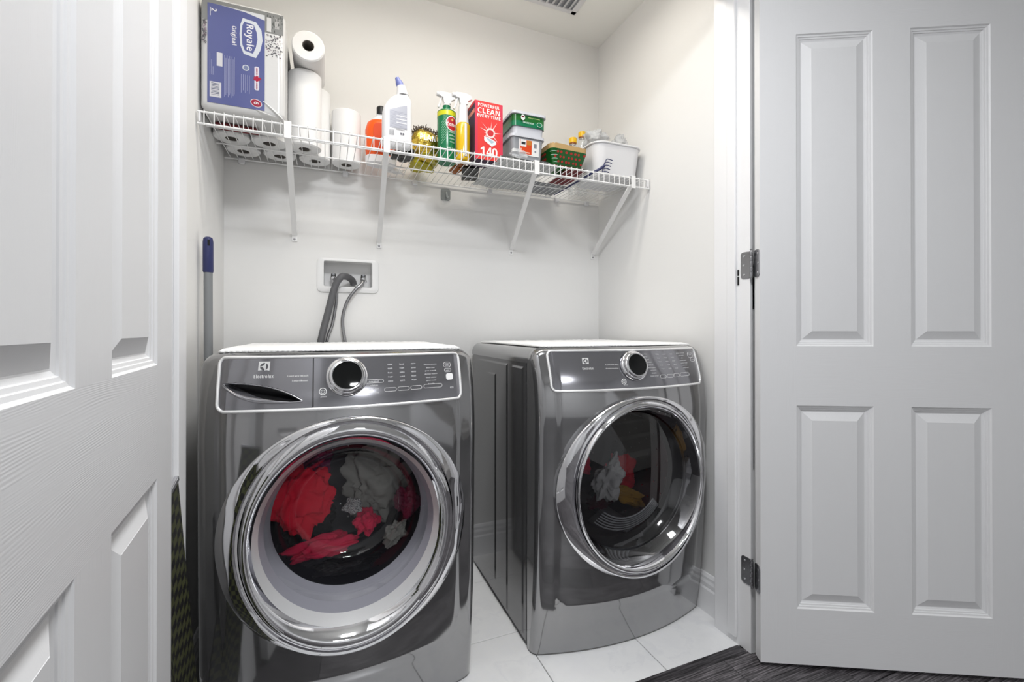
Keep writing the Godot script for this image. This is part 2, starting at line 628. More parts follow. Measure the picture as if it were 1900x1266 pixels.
func room() -> void:
	var bw := G.new()                                         # back wall with the opening of the supply box
	var ox := [XL - 0.12, 0.084 - 0.0945, 0.084 + 0.0925, XR + 0.12]
	var oy := [-0.05, 1.262 - 0.050, 1.262 + 0.053, HC + 0.1]
	for q in [[0, 3, 0, 1], [0, 3, 2, 3], [0, 1, 1, 2], [2, 3, 1, 2]]:
		bw.rbox(Vector3(ox[q[1]] - ox[q[0]], oy[q[3]] - oy[q[2]], 0.12), 0.0002, Vector3((ox[q[1]] + ox[q[0]]) / 2, (oy[q[3]] + oy[q[2]]) / 2, ZB - 0.06))
	struct("wall_back", bw, M.wall_paint, "white painted back wall of the laundry closet above the machines", "wall")
	struct("wall_left", box(Vector3(XL - 0.12, -0.05, ZB - 0.005), Vector3(XL, HC + 0.1, JB + 0.01)), M.wall_paint, "white painted left side wall of the laundry closet", "wall")
	struct("wall_right", box(Vector3(XR, -0.05, ZB - 0.005), Vector3(XR + 0.12, HC + 0.1, JB + 0.01)), M.wall_paint, "white painted right side wall of the laundry closet", "wall")
	var g := G.new()
	g.rbox(Vector3(1.25 + JL, HC + 0.15, JF - JB), 0.001, Vector3((-1.25 + JL) / 2 - 0.009, HC / 2, (JF + JB) / 2))
	g.rbox(Vector3(2.95 - JR, HC + 0.15, JF - JB), 0.001, Vector3((2.95 + JR) / 2 + 0.009, HC / 2, (JF + JB) / 2))
	g.rbox(Vector3(JR - JL + 0.04, HC - HEAD + 0.08, JF - JB), 0.001, Vector3((JR + JL) / 2, (HC + HEAD) / 2 + 0.06, (JF + JB) / 2))
	struct("wall_front", g, M.wall_paint, "wall with the double doorway between hall and laundry closet", "wall")
	struct("ceiling", box(Vector3(-1.3, HC, ZB - 0.1), Vector3(3.0, HC + 0.1, 4.4)), M.ceiling_paint, "plain pale ceiling over the closet", "ceiling")

	# hall behind the camera, seen in the chrome and glass
	g = G.new()
	g.rbox(Vector3(0.1, HC + 0.1, 5.5), 0.001, Vector3(-1.25, HC / 2, 1.65))
	g.rbox(Vector3(0.1, HC + 0.1, 5.5), 0.001, Vector3(2.95, HC / 2, 1.65))
	g.rbox(Vector3(4.3, HC + 0.1, 0.1), 0.001, Vector3(0.85, HC / 2, 4.35))
	struct("wall_hall", g, M.hall_paint, "plain pale hall walls behind the doors", "wall")

	# tiled closet floor
	var f := struct("floor", box(Vector3(XL - 0.05, -0.06, ZB - 0.05), Vector3(XR + 0.05, -0.0025, -1.088)), M.grout, "white marble look tiled floor under the machines", "floor")
	var xs := [-0.3585, -0.0637, 0.2769, 0.6176, 0.9583, 1.2985]
	var zs := [-1.985, -1.7675, -1.4275, -1.0885]
	for i in 5:
		for j in 3:
			part("tile", box(Vector3(xs[i] + 0.0015, -0.012, zs[j] + 0.0015), Vector3(xs[i + 1] - 0.0015, 0.0, zs[j + 1] - 0.0015), 0.0012), M.marble_tile, f)
	# dark plank hall floor
	f = struct("floor_hall", box(Vector3(-1.25, -0.06, -1.088), Vector3(2.95, -0.004, 4.35)), M.gap_dark, "dark grey wood plank hall floor", "floor")
	var protos := []
	for k in 3:
		var b := G.new()
		b.rbox(Vector3(1.1985, 0.012, 0.1235), 0.0012)
		for q in b.U.size():
			b.U[q] = Vector2(b.V[q].x, b.V[q].z + k * 0.3)
		protos.append(b.mesh())
	for r in 43:
		var x := -1.25 - 0.3 * (r * 5 % 4)
		while x < 2.95:
			var o := MeshInstance3D.new()
			o.name = "plank"
			o.mesh = protos[rng.randi() % 3]
			o.material_override = M["plank%d" % (rng.randi() % 3)]
			o.position = Vector3(x + 0.6, -0.006, -1.0125 + 0.125 * r)
			var hi := minf(x + 1.2, 2.94)
			var lo := maxf(x, -1.24)
			if hi - lo > 0.15:
				o.scale.x = (hi - lo) / 1.2
				o.position.x = (hi + lo) / 2
				f.add_child(o, true)
			x += 1.2
	g = G.new()
	g.rbox(Vector3(JR - JL - 0.01, 0.014, 0.036), 0.004, Vector3((JR + JL) / 2, -0.004, -1.0915 + 0.018), 2)
	for q in g.U.size():
		g.U[q] = Vector2(g.V[q].x, g.V[q].z)
	struct("trim_3", g, M.plank1, "dark wood threshold strip between tile and plank floors", "threshold")

	# baseboards with a moulded profile
	var prof := [Vector2(0.0, 0.0), Vector2(0.014, 0.0), Vector2(0.014, 0.085), Vector2(0.010, 0.092), Vector2(0.012, 0.108), Vector2(0.0085, 0.118), Vector2(0.0085, 0.128), Vector2(0.004, 0.138), Vector2(0.0, 0.140)]
	baseboard("baseboard_right", prof, Vector3(XR, 0, JB), Vector3(XR, 0, ZB), Vector3(-1, 0, 0), "white moulded baseboard along the right closet wall")
	baseboard("baseboard_back", prof, Vector3(XL, 0, ZB), Vector3(XR, 0, ZB), Vector3(0, 0, 1), "white moulded baseboard along the closet back wall")
	baseboard("baseboard_left", prof, Vector3(XL, 0, JB), Vector3(XL, 0, ZB), Vector3(1, 0, 0), "white moulded baseboard along the left closet wall")

	# jambs and stops
	g = G.new()
	g.rbox(Vector3(0.02, HEAD, JF - JB), 0.0015, Vector3(JR + 0.01, HEAD / 2, (JF + JB) / 2))
	g.rbox(Vector3(0.011, HEAD - 0.02, 0.034), 0.003, Vector3(JR - 0.0045, HEAD / 2 + 0.012, -1.112), 2)
	var rj := struct("trim_1", g, M.trim_paint, "white right door jamb with its stop and two steel hinges", "door jamb")
	g = G.new()
	g.rbox(Vector3(0.003, 0.02, 0.006), 0.001, Vector3(JR - 0.0005, 1.222, -1.0895))
	g.rbox(Vector3(0.003, 0.028, 0.006), 0.001, Vector3(JR - 0.0005, 1.195, -1.0895))
	part("strike_slot", g, M.gap_dark, rj, "dark slot cut beside the stop")
	g = G.new()
	g.rbox(Vector3(0.02, HEAD, JF - JB), 0.0015, Vector3(JL - 0.01, HEAD / 2, (JF + JB) / 2))
	g.rbox(Vector3(0.011, HEAD - 0.02, 0.034), 0.003, Vector3(JL + 0.0045, HEAD / 2 + 0.012, -1.112), 2)
	struct("trim_2", g, M.trim_paint, "white left door jamb beside the washing machine", "door jamb")
	g = G.new()
	g.rbox(Vector3(JR - JL + 0.04, 0.02, JF - JB), 0.0015, Vector3((JR + JL) / 2, HEAD + 0.01, (JF + JB) / 2))
	struct("trim_4", g, M.trim_paint, "white head jamb over the double doorway", "door jamb")

	# carpeted stairs across the hall, seen as a reflection in the dryer glass
	g = G.new()
	var st := struct("stair_steps", box(Vector3(1.95, 0, 2.1), Vector3(2.88, 1.2, 2.29)), M.hall_paint, "carpeted hall stairs mirrored in the dryer glass", "stairs")
	for k in 7:
		var b := G.new()
		b.rbox(Vector3(0.90, 0.18 * (k + 1), 0.27), 0.02, Vector3(2.43, 0.09 * (k + 1), 0.45 + 0.25 * k), 3)
		part("step", b, M.carpet, st)
	g = G.new()
	g.prism(PackedVector2Array([Vector2(-0.3, 0), Vector2(-0.3, 0.28), Vector2(-2.05, 1.55), Vector2(-2.05, 0)]), -0.02, 0.02)
	var sr := part("stringer", g, M.trim_paint, st)
	sr.position = Vector3(1.96, 0, 0)
	sr.rotation.y = PI / 2


func baseboard(called: String, prof: Array, a: Vector3, b: Vector3, out: Vector3, label: String) -> void:
	var g := G.new()
	for i in prof.size() - 1:
		var p0: Vector2 = prof[i]
		var p1: Vector2 = prof[i + 1]
		var q0 := out * p0.x + Vector3.UP * p0.y
		var q1 := out * p1.x + Vector3.UP * p1.y
		var t := p1 - p0
		g.quad(a + q0, b + q0, b + q1, a + q1, out * t.y - Vector3.UP * t.x)
	struct(called, g, M.trim_paint, label, "baseboard")


# ---------------------------------------------------------------- four-panel doors
func door_parts(o: Node3D) -> void:
	var W := 0.762
	var H := 2.185
	var th := 0.035
	var xs := [0.107, 0.328, 0.434, 0.655]
	var ys := [0.176, 0.797, 0.979, 1.937]
	for s in [[0.0, xs[0], 0.006, H, "stile"], [xs[3], W, 0.006, H, "stile"], [xs[1], xs[2], ys[0], ys[1], "stile"], [xs[1], xs[2], ys[2], ys[3], "stile"], [xs[0], xs[3], 0.006, ys[0], "rail"], [xs[0], xs[3], ys[1], ys[2], "rail"], [xs[0], xs[3], ys[3], H, "rail"]]:
		var g := G.new()
		var lo := Vector3(s[0], s[2], -th)
		var hi := Vector3(s[1], s[3], 0)
		var c := (lo + hi) * 0.5
		var h := (hi - lo) * 0.5
		for ax in 3:
			for sg in [-1.0, 1.0]:
				var n := Vector3.ZERO
				n[ax] = sg
				var u := Vector3.ZERO
				var w := Vector3.ZERO
				u[(ax + 1) % 3] = h[(ax + 1) % 3]
				w[(ax + 2) % 3] = h[(ax + 2) % 3]
				var k := c + n * h[ax]
				var q := [k - u - w, k + u - w, k + u + w, k - u + w]
				var uv := []
				for v in q:
					uv.append(Vector2(v.y, v.x + v.z * 0.7) if s[4] == "stile" else Vector2(v.x, v.y + v.z * 0.7))
				g.quad(q[0], q[1], q[2], q[3], n, uv)
		part(s[4], g, M.door_rail, o)
	var lev := [[0.0, 0.0], [0.003, -0.0035], [0.0075, -0.0045], [0.0085, -0.0065], [0.013, -0.0075], [0.014, -0.0095], [0.019, -0.0115], [0.021, -0.0115], [0.045, -0.0025], [0.0455, -0.002]]
	for px in [[xs[0], xs[1]], [xs[2], xs[3]]]:
		for py in [[ys[0], ys[1]], [ys[2], ys[3]]]:
			var g := G.new()
			for z in [1, -1]:
				for i in lev.size() - 1:
					var a: Array = lev[i]
					var b: Array = lev[i + 1]
					for side in 4:
						var pa := _corner(px, py, a[0], side)
						var pb := _corner(px, py, a[0], side + 1)
						var pc := _corner(px, py, b[0], side + 1)
						var pd := _corner(px, py, b[0], side)
						var za: float = a[1] if z == 1 else -th - a[1]
						var zb: float = b[1] if z == 1 else -th - b[1]
						var v := [Vector3(pa.x, pa.y, za), Vector3(pb.x, pb.y, za), Vector3(pc.x, pc.y, zb), Vector3(pd.x, pd.y, zb)]
						var n: Vector3 = (v[1] - v[0]).cross(v[3] - v[0]).normalized()
						n = n * (1.0 if n.z * z > 0 else -1.0)
						var uv := []
						for q in v:
							uv.append(Vector2(q.y, q.x))
						g.quad(v[0], v[1], v[2], v[3], n, uv)
				var e: float = lev[-1][0]
				var zc: float = lev[-1][1] if z == 1 else -th - lev[-1][1]
				g.quad(Vector3(px[0] + e, py[0] + e, zc), Vector3(px[1] - e, py[0] + e, zc), Vector3(px[1] - e, py[1] - e, zc), Vector3(px[0] + e, py[1] - e, zc), Vector3(0, 0, z), [Vector2(py[0] + e, px[0] + e), Vector2(py[0] + e, px[1] - e), Vector2(py[1] - e, px[1] - e), Vector2(py[1] - e, px[0] + e)])
			part("panel", g, M.door_rail, o)


func _corner(px: Array, py: Array, e: float, k: int) -> Vector2:
	var x0: float = px[0] + e
	var x1: float = px[1] - e
	var y0: float = py[0] + e
	var y1: float = py[1] - e
	return [Vector2(x0, y0), Vector2(x1, y0), Vector2(x1, y1), Vector2(x0, y1)][k % 4]


func doors() -> void:
	var a := Node3D.new()
	a.name = "door_1"
	add_child(a)
	meta(a, "white four panel door opened towards the camera at the left", "door", "", "structure")
	a.transform = Transform3D(Basis(Vector3(-0.0846, 0, -0.9964), Vector3.UP, Vector3(0.9964, 0, -0.0846)), Vector3(-0.1959, 0, -0.2347))
	door_parts(a)
	var b := Node3D.new()
	b.name = "door_2"
	add_child(b)
	meta(b, "white four panel door swung wide open at the right with two hinges", "door", "", "structure")
	b.transform = Transform3D(Basis(Vector3(0.8875, 0, 0.4608), Vector3.UP, Vector3(-0.4608, 0, 0.8875)), Vector3(1.2368, 0.006, -0.9967))
	door_parts(b)
	for y in [1.243, 0.260]:
		var inv := b.transform.affine_inverse()
		var g := G.new()
		# leaf on the jamb (plane x = JR)
		g.at(T(Vector3(JR - 0.0012, y, -1.062), Vector3(0, -PI / 2, 0)))
		g.prism(G.rr(-0.017, -0.043, 0.020, 0.043, 0.010), -0.0008, 0.0012)
		var pin_at := Vector3(JR - 0.006, y, -1.036)
		g.at(T(pin_at))
		for k in 5:
			g.lathe([Vector2(0, -0.042 + k * 0.017), Vector2(0.0052, -0.042 + k * 0.017), Vector2(0.0055, -0.041 + k * 0.017), Vector2(0.0055, -0.027 + k * 0.017), Vector2(0.0052, -0.026 + k * 0.017), Vector2(0, -0.026 + k * 0.017)], 14)
		g.at(T(pin_at))
		g.lathe([Vector2(0, -0.046), Vector2(0.0035, -0.046), Vector2(0.0035, 0.046), Vector2(0.005, 0.047), Vector2(0, 0.049)], 12)
		# leaf on the door's hinge edge
		g.at(b.transform * T(Vector3(-0.0012, y - 0.006, -0.0165), Vector3(0, -PI / 2, 0)))
		g.prism(G.rr(-0.018, -0.043, 0.015, 0.043, 0.010), -0.0008, 0.0012)
		g.at(Transform3D())
		var o := part("hinge", g, M.steel, b, "steel butt hinge, upper one" if y > 1.0 else "steel butt hinge, lower one")
		o.transform = inv
		var s := G.new()
		for q in [Vector2(-0.008, 0.03), Vector2(-0.010, 0.0), Vector2(-0.008, -0.03)]:
			s.at(T(Vector3(JR - 0.0025, y + q.y, -1.062 + q.x + 0.004), Vector3(0, 0, PI / 2)))
			s.lathe([Vector2(0.0, 0.0012), Vector2(0.003, 0.0009), Vector2(0.0038, 0.0)].map(func(v): return Vector2(v.x, v.y)), 12)
		for q in [Vector2(0.006, 0.03), Vector2(0.009, 0.0), Vector2(0.006, -0.03)]:
			s.at(b.transform * T(Vector3(-0.0026, y + q.y - 0.006, -0.0165 + q.x), Vector3(0, 0, PI / 2)))
			s.lathe([Vector2(0.0, 0.0012), Vector2(0.003, 0.0009), Vector2(0.0038, 0.0)], 12)
		s.at(Transform3D())
		part("screw", s, M.satin_chrome, o)


# ---------------------------------------------------------------- washing machine and dryer
const HW := 0.343
const MH := 0.978
const KY := [-0.1, 0.0, 0.129, 0.214, 0.315, 0.5, 0.64, 0.793, 0.879, 0.95, 0.984, 1.05]
const KZ := [-0.02, 0.002, 0.024, 0.032, 0.040, 0.0465, 0.049, 0.050, 0.037, 0.013, 0.0, -0.03]

func front(x: float, y: float) -> float:
	var k := 1
	while k < KY.size() - 3 and y > KY[k + 1]:
		k += 1
	var t: float = (y - KY[k]) / (KY[k + 1] - KY[k])
	var p := cubic_interpolate_in_time(KZ[k], KZ[k + 1], KZ[k - 1], KZ[k + 2], t, KY[k + 1] - KY[k], KY[k - 1] - KY[k], KY[k + 2] - KY[k])
	var b := 0.061 * (1.0 - (x / HW) * (x / HW))
	# the main panel stands a few millimetres proud of the plinth, with rounded lower corners
	var cx := maxf(absf(x) - (0.285 - 0.06), 0.0)
	var cy := maxf((0.150 + 0.06) - y, 0.0)
	var d := 0.06 - sqrt(cx * cx + cy * cy)
	return p + b + 0.005 * smoothstep(-0.004, 0.008, d)

func outline_top(x: float) -> float:
	var r := 0.04
	var d := maxf(absf(x) - (HW - r), 0.0)
	return MH - r + sqrt(maxf(r * r - d * d, 0.0))

func front_pt(x: float, y: float, off := 0.0) -> Vector3:
	var e := 0.002
	var n := Vector3((front(x - e, y) - front(x + e, y)) / (2 * e), (front(x, y - e) - front(x, y + e)) / (2 * e), 1).normalized()
	return Vector3(x, y, front(x, y)) + n * off

func bend_front(off: float) -> Callable:
	return func(p: Vector3):
		var a := front_pt(p.x, p.y, off)
		return [a, Vector3(0, 0.28, 0.96)]

func machine(pos: Vector3, washer: bool) -> void:
	var o: Node3D
	if washer:
		o = thing("washing_machine", "graphite front loading washing machine at left with soap drawer and round chrome door", "washing machine", pos)
	else:
		o = thing("tumble_dryer", "graphite tumble dryer at right with ribbed side and dark round window", "dryer", pos)
	var DY := 0.532
	# front panel
	var g := G.new()
	g.grid(84, 84, func(v, u):
		var s: float = u * 2.0 - 1.0
		s = signf(s) * (1.0 - pow(1.0 - absf(s), 1.35))
		var x: float = s * HW
		var vv: float = 1.0 - pow(1.0 - v, 1.25)
		var top := outline_top(x)
		var y: float = 0.006 + (top - 0.006) * vv
		var z := front(x, y)
		var r := 0.022
		var d := minf(HW - absf(x), top - y)
		if d < r:
			z -= r - sqrt(r * r - (r - d) * (r - d))
		return Vector3(x, y, z), Vector3(0, 0, 1), 0, func(c): return Vector2(c.x, c.y - DY).length() > 0.245 and not (washer and c.x > -0.291 and c.x < -0.108 and c.y > 0.854 and c.y < 0.918))
	# returns round the rim
	var rim := []
	for i in 41:
		rim.append(Vector2(-HW, 0.006 + (MH - 0.04 - 0.006) * i / 40.0))
	for i in 13:
		var a := PI - PI / 2 * i / 12.0
		rim.append(Vector2(-HW + 0.04 + cos(a) * 0.04, MH - 0.04 + sin(a) * 0.04))
	var half := rim.duplicate()
	half.reverse()
	for p in half:
		rim.append(Vector2(-p.x, p.y))
	g.grid(rim.size() - 1, 2, func(v, u):
		var p: Vector2 = rim[roundi(v * (rim.size() - 1))]
		var z := front(p.x, p.y) - 0.022
		return Vector3(p.x * (1.0 - 0.004 * u), p.y - 0.002 * u, lerpf(z, -0.035, u)), Vector3(0, 0.5, 0), 1)
	part("front_panel", g, M.graphite_paint, o)
	# cabinet
	for s in [-1.0, 1.0]:
		g = G.new()
		g.rbox(Vector3(0.006, 0.922, 0.575), 0.002, Vector3(s * (HW - 0.005), 0.474, -0.332))
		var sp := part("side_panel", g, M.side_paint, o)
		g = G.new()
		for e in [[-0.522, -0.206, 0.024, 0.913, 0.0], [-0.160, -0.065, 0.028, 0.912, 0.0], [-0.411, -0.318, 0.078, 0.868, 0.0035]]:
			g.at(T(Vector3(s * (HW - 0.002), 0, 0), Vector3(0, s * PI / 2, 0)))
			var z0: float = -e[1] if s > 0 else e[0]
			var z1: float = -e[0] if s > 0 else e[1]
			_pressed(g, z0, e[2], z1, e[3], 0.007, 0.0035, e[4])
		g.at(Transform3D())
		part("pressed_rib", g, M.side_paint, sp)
	g = G.new()
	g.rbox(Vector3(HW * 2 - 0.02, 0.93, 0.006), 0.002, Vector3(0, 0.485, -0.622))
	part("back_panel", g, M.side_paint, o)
	g = G.new()
	var arc := [Vector2(-HW + 0.001, MH - 0.052)]
	for i in 9:
		var aa := PI - PI / 2 * i / 8.0
		arc.append(Vector2(-HW + 0.041 + cos(aa) * 0.04, MH - 0.041 + sin(aa) * 0.04))
	for i in 9:
		var aa := PI / 2 - PI / 2 * i / 8.0
		arc.append(Vector2(HW - 0.041 + cos(aa) * 0.04, MH - 0.041 + sin(aa) * 0.04))
	arc.append(Vector2(HW - 0.001, MH - 0.052))
	g.grid(arc.size() - 1, 1, func(v, u):
		var p: Vector2 = arc[roundi(v * (arc.size() - 1))]
		return Vector3(p.x, p.y, lerpf(-0.026, -0.632, u)), Vector3(0, 0.6, -0.3), 1)
	part("top_panel", g, M.graphite_paint, o)
	for x in [-0.29, 0.29]:
		for z in [-0.06, -0.57]:
			g = G.new()
			g.at(T(Vector3(x, 0, z)))
			g.lathe([Vector2(0, 0), Vector2(0.022, 0), Vector2(0.022, 0.012), Vector2(0.01, 0.016), Vector2(0.01, 0.03), Vector2(0, 0.03)], 16)
			part("foot", g, M.black_plastic, o)
	console(o, washer)
	porthole(o, washer, DY)


func _pressed(g: G, x0: float, y0: float, x1: float, y1: float, w: float, h: float, b0 := 0.0) -> void:
	for side in 4:
		var a := _corner([x0, x1], [y0, y1], 0.0, side)
		var b := _corner([x0, x1], [y0, y1], 0.0, side + 1)
		var c := _corner([x0, x1], [y0, y1], w, side + 1)
		var d := _corner([x0, x1], [y0, y1], w, side)
		var v := [Vector3(a.x, a.y, b0), Vector3(b.x, b.y, b0), Vector3(c.x, c.y, b0 + h), Vector3(d.x, d.y, b0 + h)]
		var n: Vector3 = (v[1] - v[0]).cross(v[3] - v[0]).normalized()
		if n.z < 0: n = -n
		g.quad(v[0], v[1], v[2], v[3], n)
	g.quad(Vector3(x0 + w, y0 + w, b0 + h), Vector3(x1 - w, y0 + w, b0 + h), Vector3(x1 - w, y1 - w, b0 + h), Vector3(x0 + w, y1 - w, b0 + h), Vector3.BACK)


func console_rect(washer: bool) -> Array:
	return [-0.297, 0.842, 0.292, 0.9665] if washer else [-0.300, 0.844, 0.296, 0.9665]

func strip(g: G, x0: float, x1: float, y0: float, y1: float, r: float, left: bool, right: bool, off: float, K := 40, R := 8, f = null) -> void:
	g.grid(R, K, func(v, u):
		var x := lerpf(x0, x1, u)
		var cut := 0.0
		if left and x < x0 + r:
			cut = r - sqrt(maxf(r * r - pow(x0 + r - x, 2), 0))
		if right and x > x1 - r:
			cut = r - sqrt(maxf(r * r - pow(x - x1 + r, 2), 0))
		var y := lerpf(y0 + cut, y1 - cut, v)
		var dz: float = f.call(x, y) if f != null else 0.0
		return front_pt(x, y, off + dz), Vector3(0, 0, 1))

# finger pocket of the drawer: curved upper lip, scooped floor
func pocket(x: float, y: float) -> float:
	var t: float = clampf((x + 0.286) / 0.172, 0.0, 1.0)
	var top: float = 0.908 - 0.012 * t - 0.034 * pow(t, 3.2)
	var bot: float = 0.858 + 0.004 * t + 0.045 * pow(1.0 - t, 4.0)
	if x < -0.288 or x > -0.114 or y > top or y < bot:
		return 0.0
	var k: float = (y - bot) / maxf(top - bot, 0.002)
	return -0.026 * smoothstep(0.0, 0.85, k) * smoothstep(0.0, 0.10, t) * smoothstep(0.0, 0.14, 1.0 - t)

func console(o: Node3D, washer: bool) -> void:
	var c := console_rect(washer)
	var off := 0.004
	var seam := -0.150 + 0.060
	var g := G.new()
	var bodyp: MeshInstance3D
	if washer:
		strip(g, seam + 0.0012, c[2], c[1], c[3], 0.016, false, true, off, 60, 14)
	else:
		strip(g, c[0], c[2], c[1], c[3], 0.016, true, true, off, 80, 14)
	bodyp = part("control_panel", g, M.console, o)
	# bright frame
	var loop := PackedVector3Array()
	var rr := G.rr(c[0], c[1], c[2], c[3], 0.016, 6)
	var dense := PackedVector2Array()
	for i in rr.size():
		var a := rr[i]
		var b := rr[(i + 1) % rr.size()]
		var n := maxi(1, int(a.distance_to(b) / 0.02))
		for k in n:
			dense.append(a.lerp(b, float(k) / n))
	for p in dense:
		loop.append(front_pt(p.x, p.y, off - 0.0005))
	g = G.new()
	g.tube(loop, 0.0041, 8, true)
	part("bright_frame", g, M.bright_metal, o, "bright metal frame round the control panel")
	if washer:
		g = G.new()
		strip(g, c[0], seam - 0.0012, c[1], c[3], 0.016, true, false, off, 110, 70, func(x, y):
			return pocket(x, y))
		var dr := part("dispenser_drawer", g, M.console, o)
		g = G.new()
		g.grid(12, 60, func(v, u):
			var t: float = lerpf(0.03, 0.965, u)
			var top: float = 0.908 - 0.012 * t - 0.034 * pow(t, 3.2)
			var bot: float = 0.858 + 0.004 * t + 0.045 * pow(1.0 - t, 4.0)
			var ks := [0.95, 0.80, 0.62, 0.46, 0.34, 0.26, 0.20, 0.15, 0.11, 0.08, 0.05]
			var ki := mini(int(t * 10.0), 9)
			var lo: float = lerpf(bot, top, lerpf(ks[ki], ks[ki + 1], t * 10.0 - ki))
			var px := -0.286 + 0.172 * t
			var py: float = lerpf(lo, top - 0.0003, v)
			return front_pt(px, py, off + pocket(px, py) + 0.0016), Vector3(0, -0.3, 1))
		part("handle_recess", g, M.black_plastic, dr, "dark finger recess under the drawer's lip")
		g = G.new()
		var lip := PackedVector3Array()
		for i in 25:
			var t := i / 24.0
			lip.append(front_pt(-0.286 + 0.172 * t, 0.8565 + 0.004 * t + 0.045 * pow(1.0 - t, 4.0), off + 0.0002))
		g.tube(lip, 0.0022, 8)
		lip = PackedVector3Array()
		for i in 33:
			var t := i / 32.0
			lip.append(front_pt(-0.287 + 0.173 * t, 0.9085 - 0.012 * t - 0.034 * pow(t, 3.2), off - 0.0004))
		g.tube(lip, 0.0017, 8)
		part("handle_lip", g, M.console, dr)
		g = G.new()
		g.tube(PackedVector3Array([front_pt(seam, c[1] - 0.002, off - 0.002), front_pt(seam, 0.9, off - 0.002), front_pt(seam, c[3] + 0.002, off - 0.002)]), 0.0012, 6)
		part("drawer_seam", g, M.gap_dark, dr)
	# dial
	var dx := -0.012 if washer else -0.020
	var dp := front_pt(dx, 0.9155, off)
	var dt := T(dp, Vector3(PI / 2 - 0.29, 0, 0))
	g = G.new()
	g.at(dt)
	g.lathe([Vector2(0.050, 0.0), Vector2(0.050, 0.006), Vector2(0.048, 0.010), Vector2(0.044, 0.012), Vector2(0.0435, 0.016), Vector2(0.041, 0.021), Vector2(0.037, 0.023), Vector2(0.0345, 0.0225), Vector2(0.034, 0.019)], 56, 0.9)
	var dial := part("dial", g, M.chrome, o, "chrome selector dial with a dark display face")
	g = G.new()
	g.at(dt)
	g.lathe([Vector2(0.0345, 0.0195), Vector2(0.033, 0.0208), Vector2(0.02, 0.0218), Vector2(0.0, 0.022)], 40)
	part("display", g, M.display_glass, dial)
	# print: emblem, maker's name, cycle texts
	g = G.new()
	var pb := G.new()
	pb.col = lin(0.93, 0.93, 0.93)
	var ex := -0.199 if washer else -0.186
	var ey := 0.944 if washer else 0.934
	var es := 0.0128 if washer else 0.0105
	var et := T(front_pt(ex, ey, off + 0.0006), Vector3(-0.28, ex * 1.03, 0))
	pb.at(et)
	pb.rect(-es, -es, es, es, 0.0)
	pb.col = lin(0.36, 0.36, 0.38)
	pb.disc(0, 0, es * 0.72, es * 0.72, 0.0002)
	pb.col = lin(0.93, 0.93, 0.93)
	pb.rect(es * 0.12, -es * 0.75, es * 0.32, es * 0.75, 0.0004)
	pb.prism(PackedVector2Array([Vector2(-es * 0.74, 0), Vector2(-es * 0.2, -es * 0.14), Vector2(es * 0.16, -es * 0.6), Vector2(es * 0.16, es * 0.6), Vector2(-es * 0.2, es * 0.14)]), 0.0004, 0.0004)
	pb.at(Transform3D())
	pb.text("Electrolux", T(Vector3(ex + (0.0 if washer else 0.004), ey - 0.0225, 0)), 0.0085, 0.043 if washer else 0.036, 700, bend_front(off + 0.0006))
	pb.text("LuxCare Wash" if washer else "LuxCare Dry", T(Vector3(-0.124 if washer else -0.098, 0.921, 0)), 0.0042, 0.046, 700, bend_front(off + 0.0006))
	pb.text("SmartBoost" if washer else "PredictiveDry", T(Vector3(-0.119 if washer else -0.100, 0.9095, 0)), 0.0042, 0.036 if washer else 0.044, 700, bend_front(off + 0.0006))
	part("printed_lettering", pb, M.printed_matte, bodyp)
	pb = G.new()
	pb.col = lin(0.90, 0.90, 0.91)
	var bf := bend_front(off + 0.0005)
	var words := ["normal", "fast", "towels", "bedding", "active", "delicate"]
	if washer:
		for q in [["normal", 0.052, 0.9015, 0.024], ["whites", 0.052, 0.8915, 0.020], ["rinse & spin", 0.050, 0.8825, 0.026], ["clean washer", 0.050, 0.8735, 0.030]]:
			pb.text(q[0], T(Vector3(q[1], q[2], 0)), 0.0042, q[3], 700, bf)
		for i in 3:
			for k in 5:
				pb.text(["cold", "warm", "hot", "high", "extra"][(k + i * 2) % 5], T(Vector3(0.094 + 0.031 * i, 0.942 - 0.0105 * k, 0)), 0.0036, 0.012, 700, bf)
		for k in 7:
			pb.text(["perfect steam", "extra rinse", "pre soak", "delay start", "fresh water", "quiet mode", "lock"][k], T(Vector3(0.204, 0.938 - 0.0085 * k, 0)), 0.0036, [0.036, 0.024, 0.032, 0.036, 0.03, 0.028, 0.018][k], 700, bf)
		pb.text("START", T(Vector3(0.2535, 0.9365, 0)), 0.0045, 0.015, 700, bf)
		pb.text("pause", T(Vector3(0.2535, 0.9310, 0)), 0.0028, 0.010, 700, bf)
		pb.text("cancel", T(Vector3(0.2540, 0.920, 0)), 0.0032, 0.012, 700, bf)
		pb.text("eco", T(Vector3(0.263, 0.873, 0)), 0.005, 0.010, 700, bf)
	else:
		for k in 9:
			pb.text(["heavy duty", "whites", "mixed", "normal", "active", "delicate", "quick dry", "steam", "instant refresh"][k], T(Vector3(0.030 + 0.0045 * minf(k, 6) , 0.952 - 0.0088 * k, 0)), 0.004, [0.026, 0.017, 0.016, 0.024, 0.026, 0.03, 0.024, 0.020, 0.034][k], 700, bf)
		for i in 3:
			for k in 5:
				pb.text(["more", "normal", "less", "damp", "high"][(k + i) % 5], T(Vector3(0.088 + 0.033 * i + 0.003 * k, 0.950 - 0.012 * k, 0)), 0.004, 0.014, 700, bf)
		for k in 7:
			pb.text(["steam refresh", "static guard", "chime", "extended tumble", "control lock", "rack dry", "delay start"][k], T(Vector3(0.204 + 0.002 * k, 0.9515 - 0.0085 * k, 0)), 0.0038, [0.044, 0.028, 0.010, 0.036, 0.038, 0.026, 0.03][k], 700, bf)
		pb.text("START", T(Vector3(0.259, 0.945, 0)), 0.0055, 0.016, 700, bf)
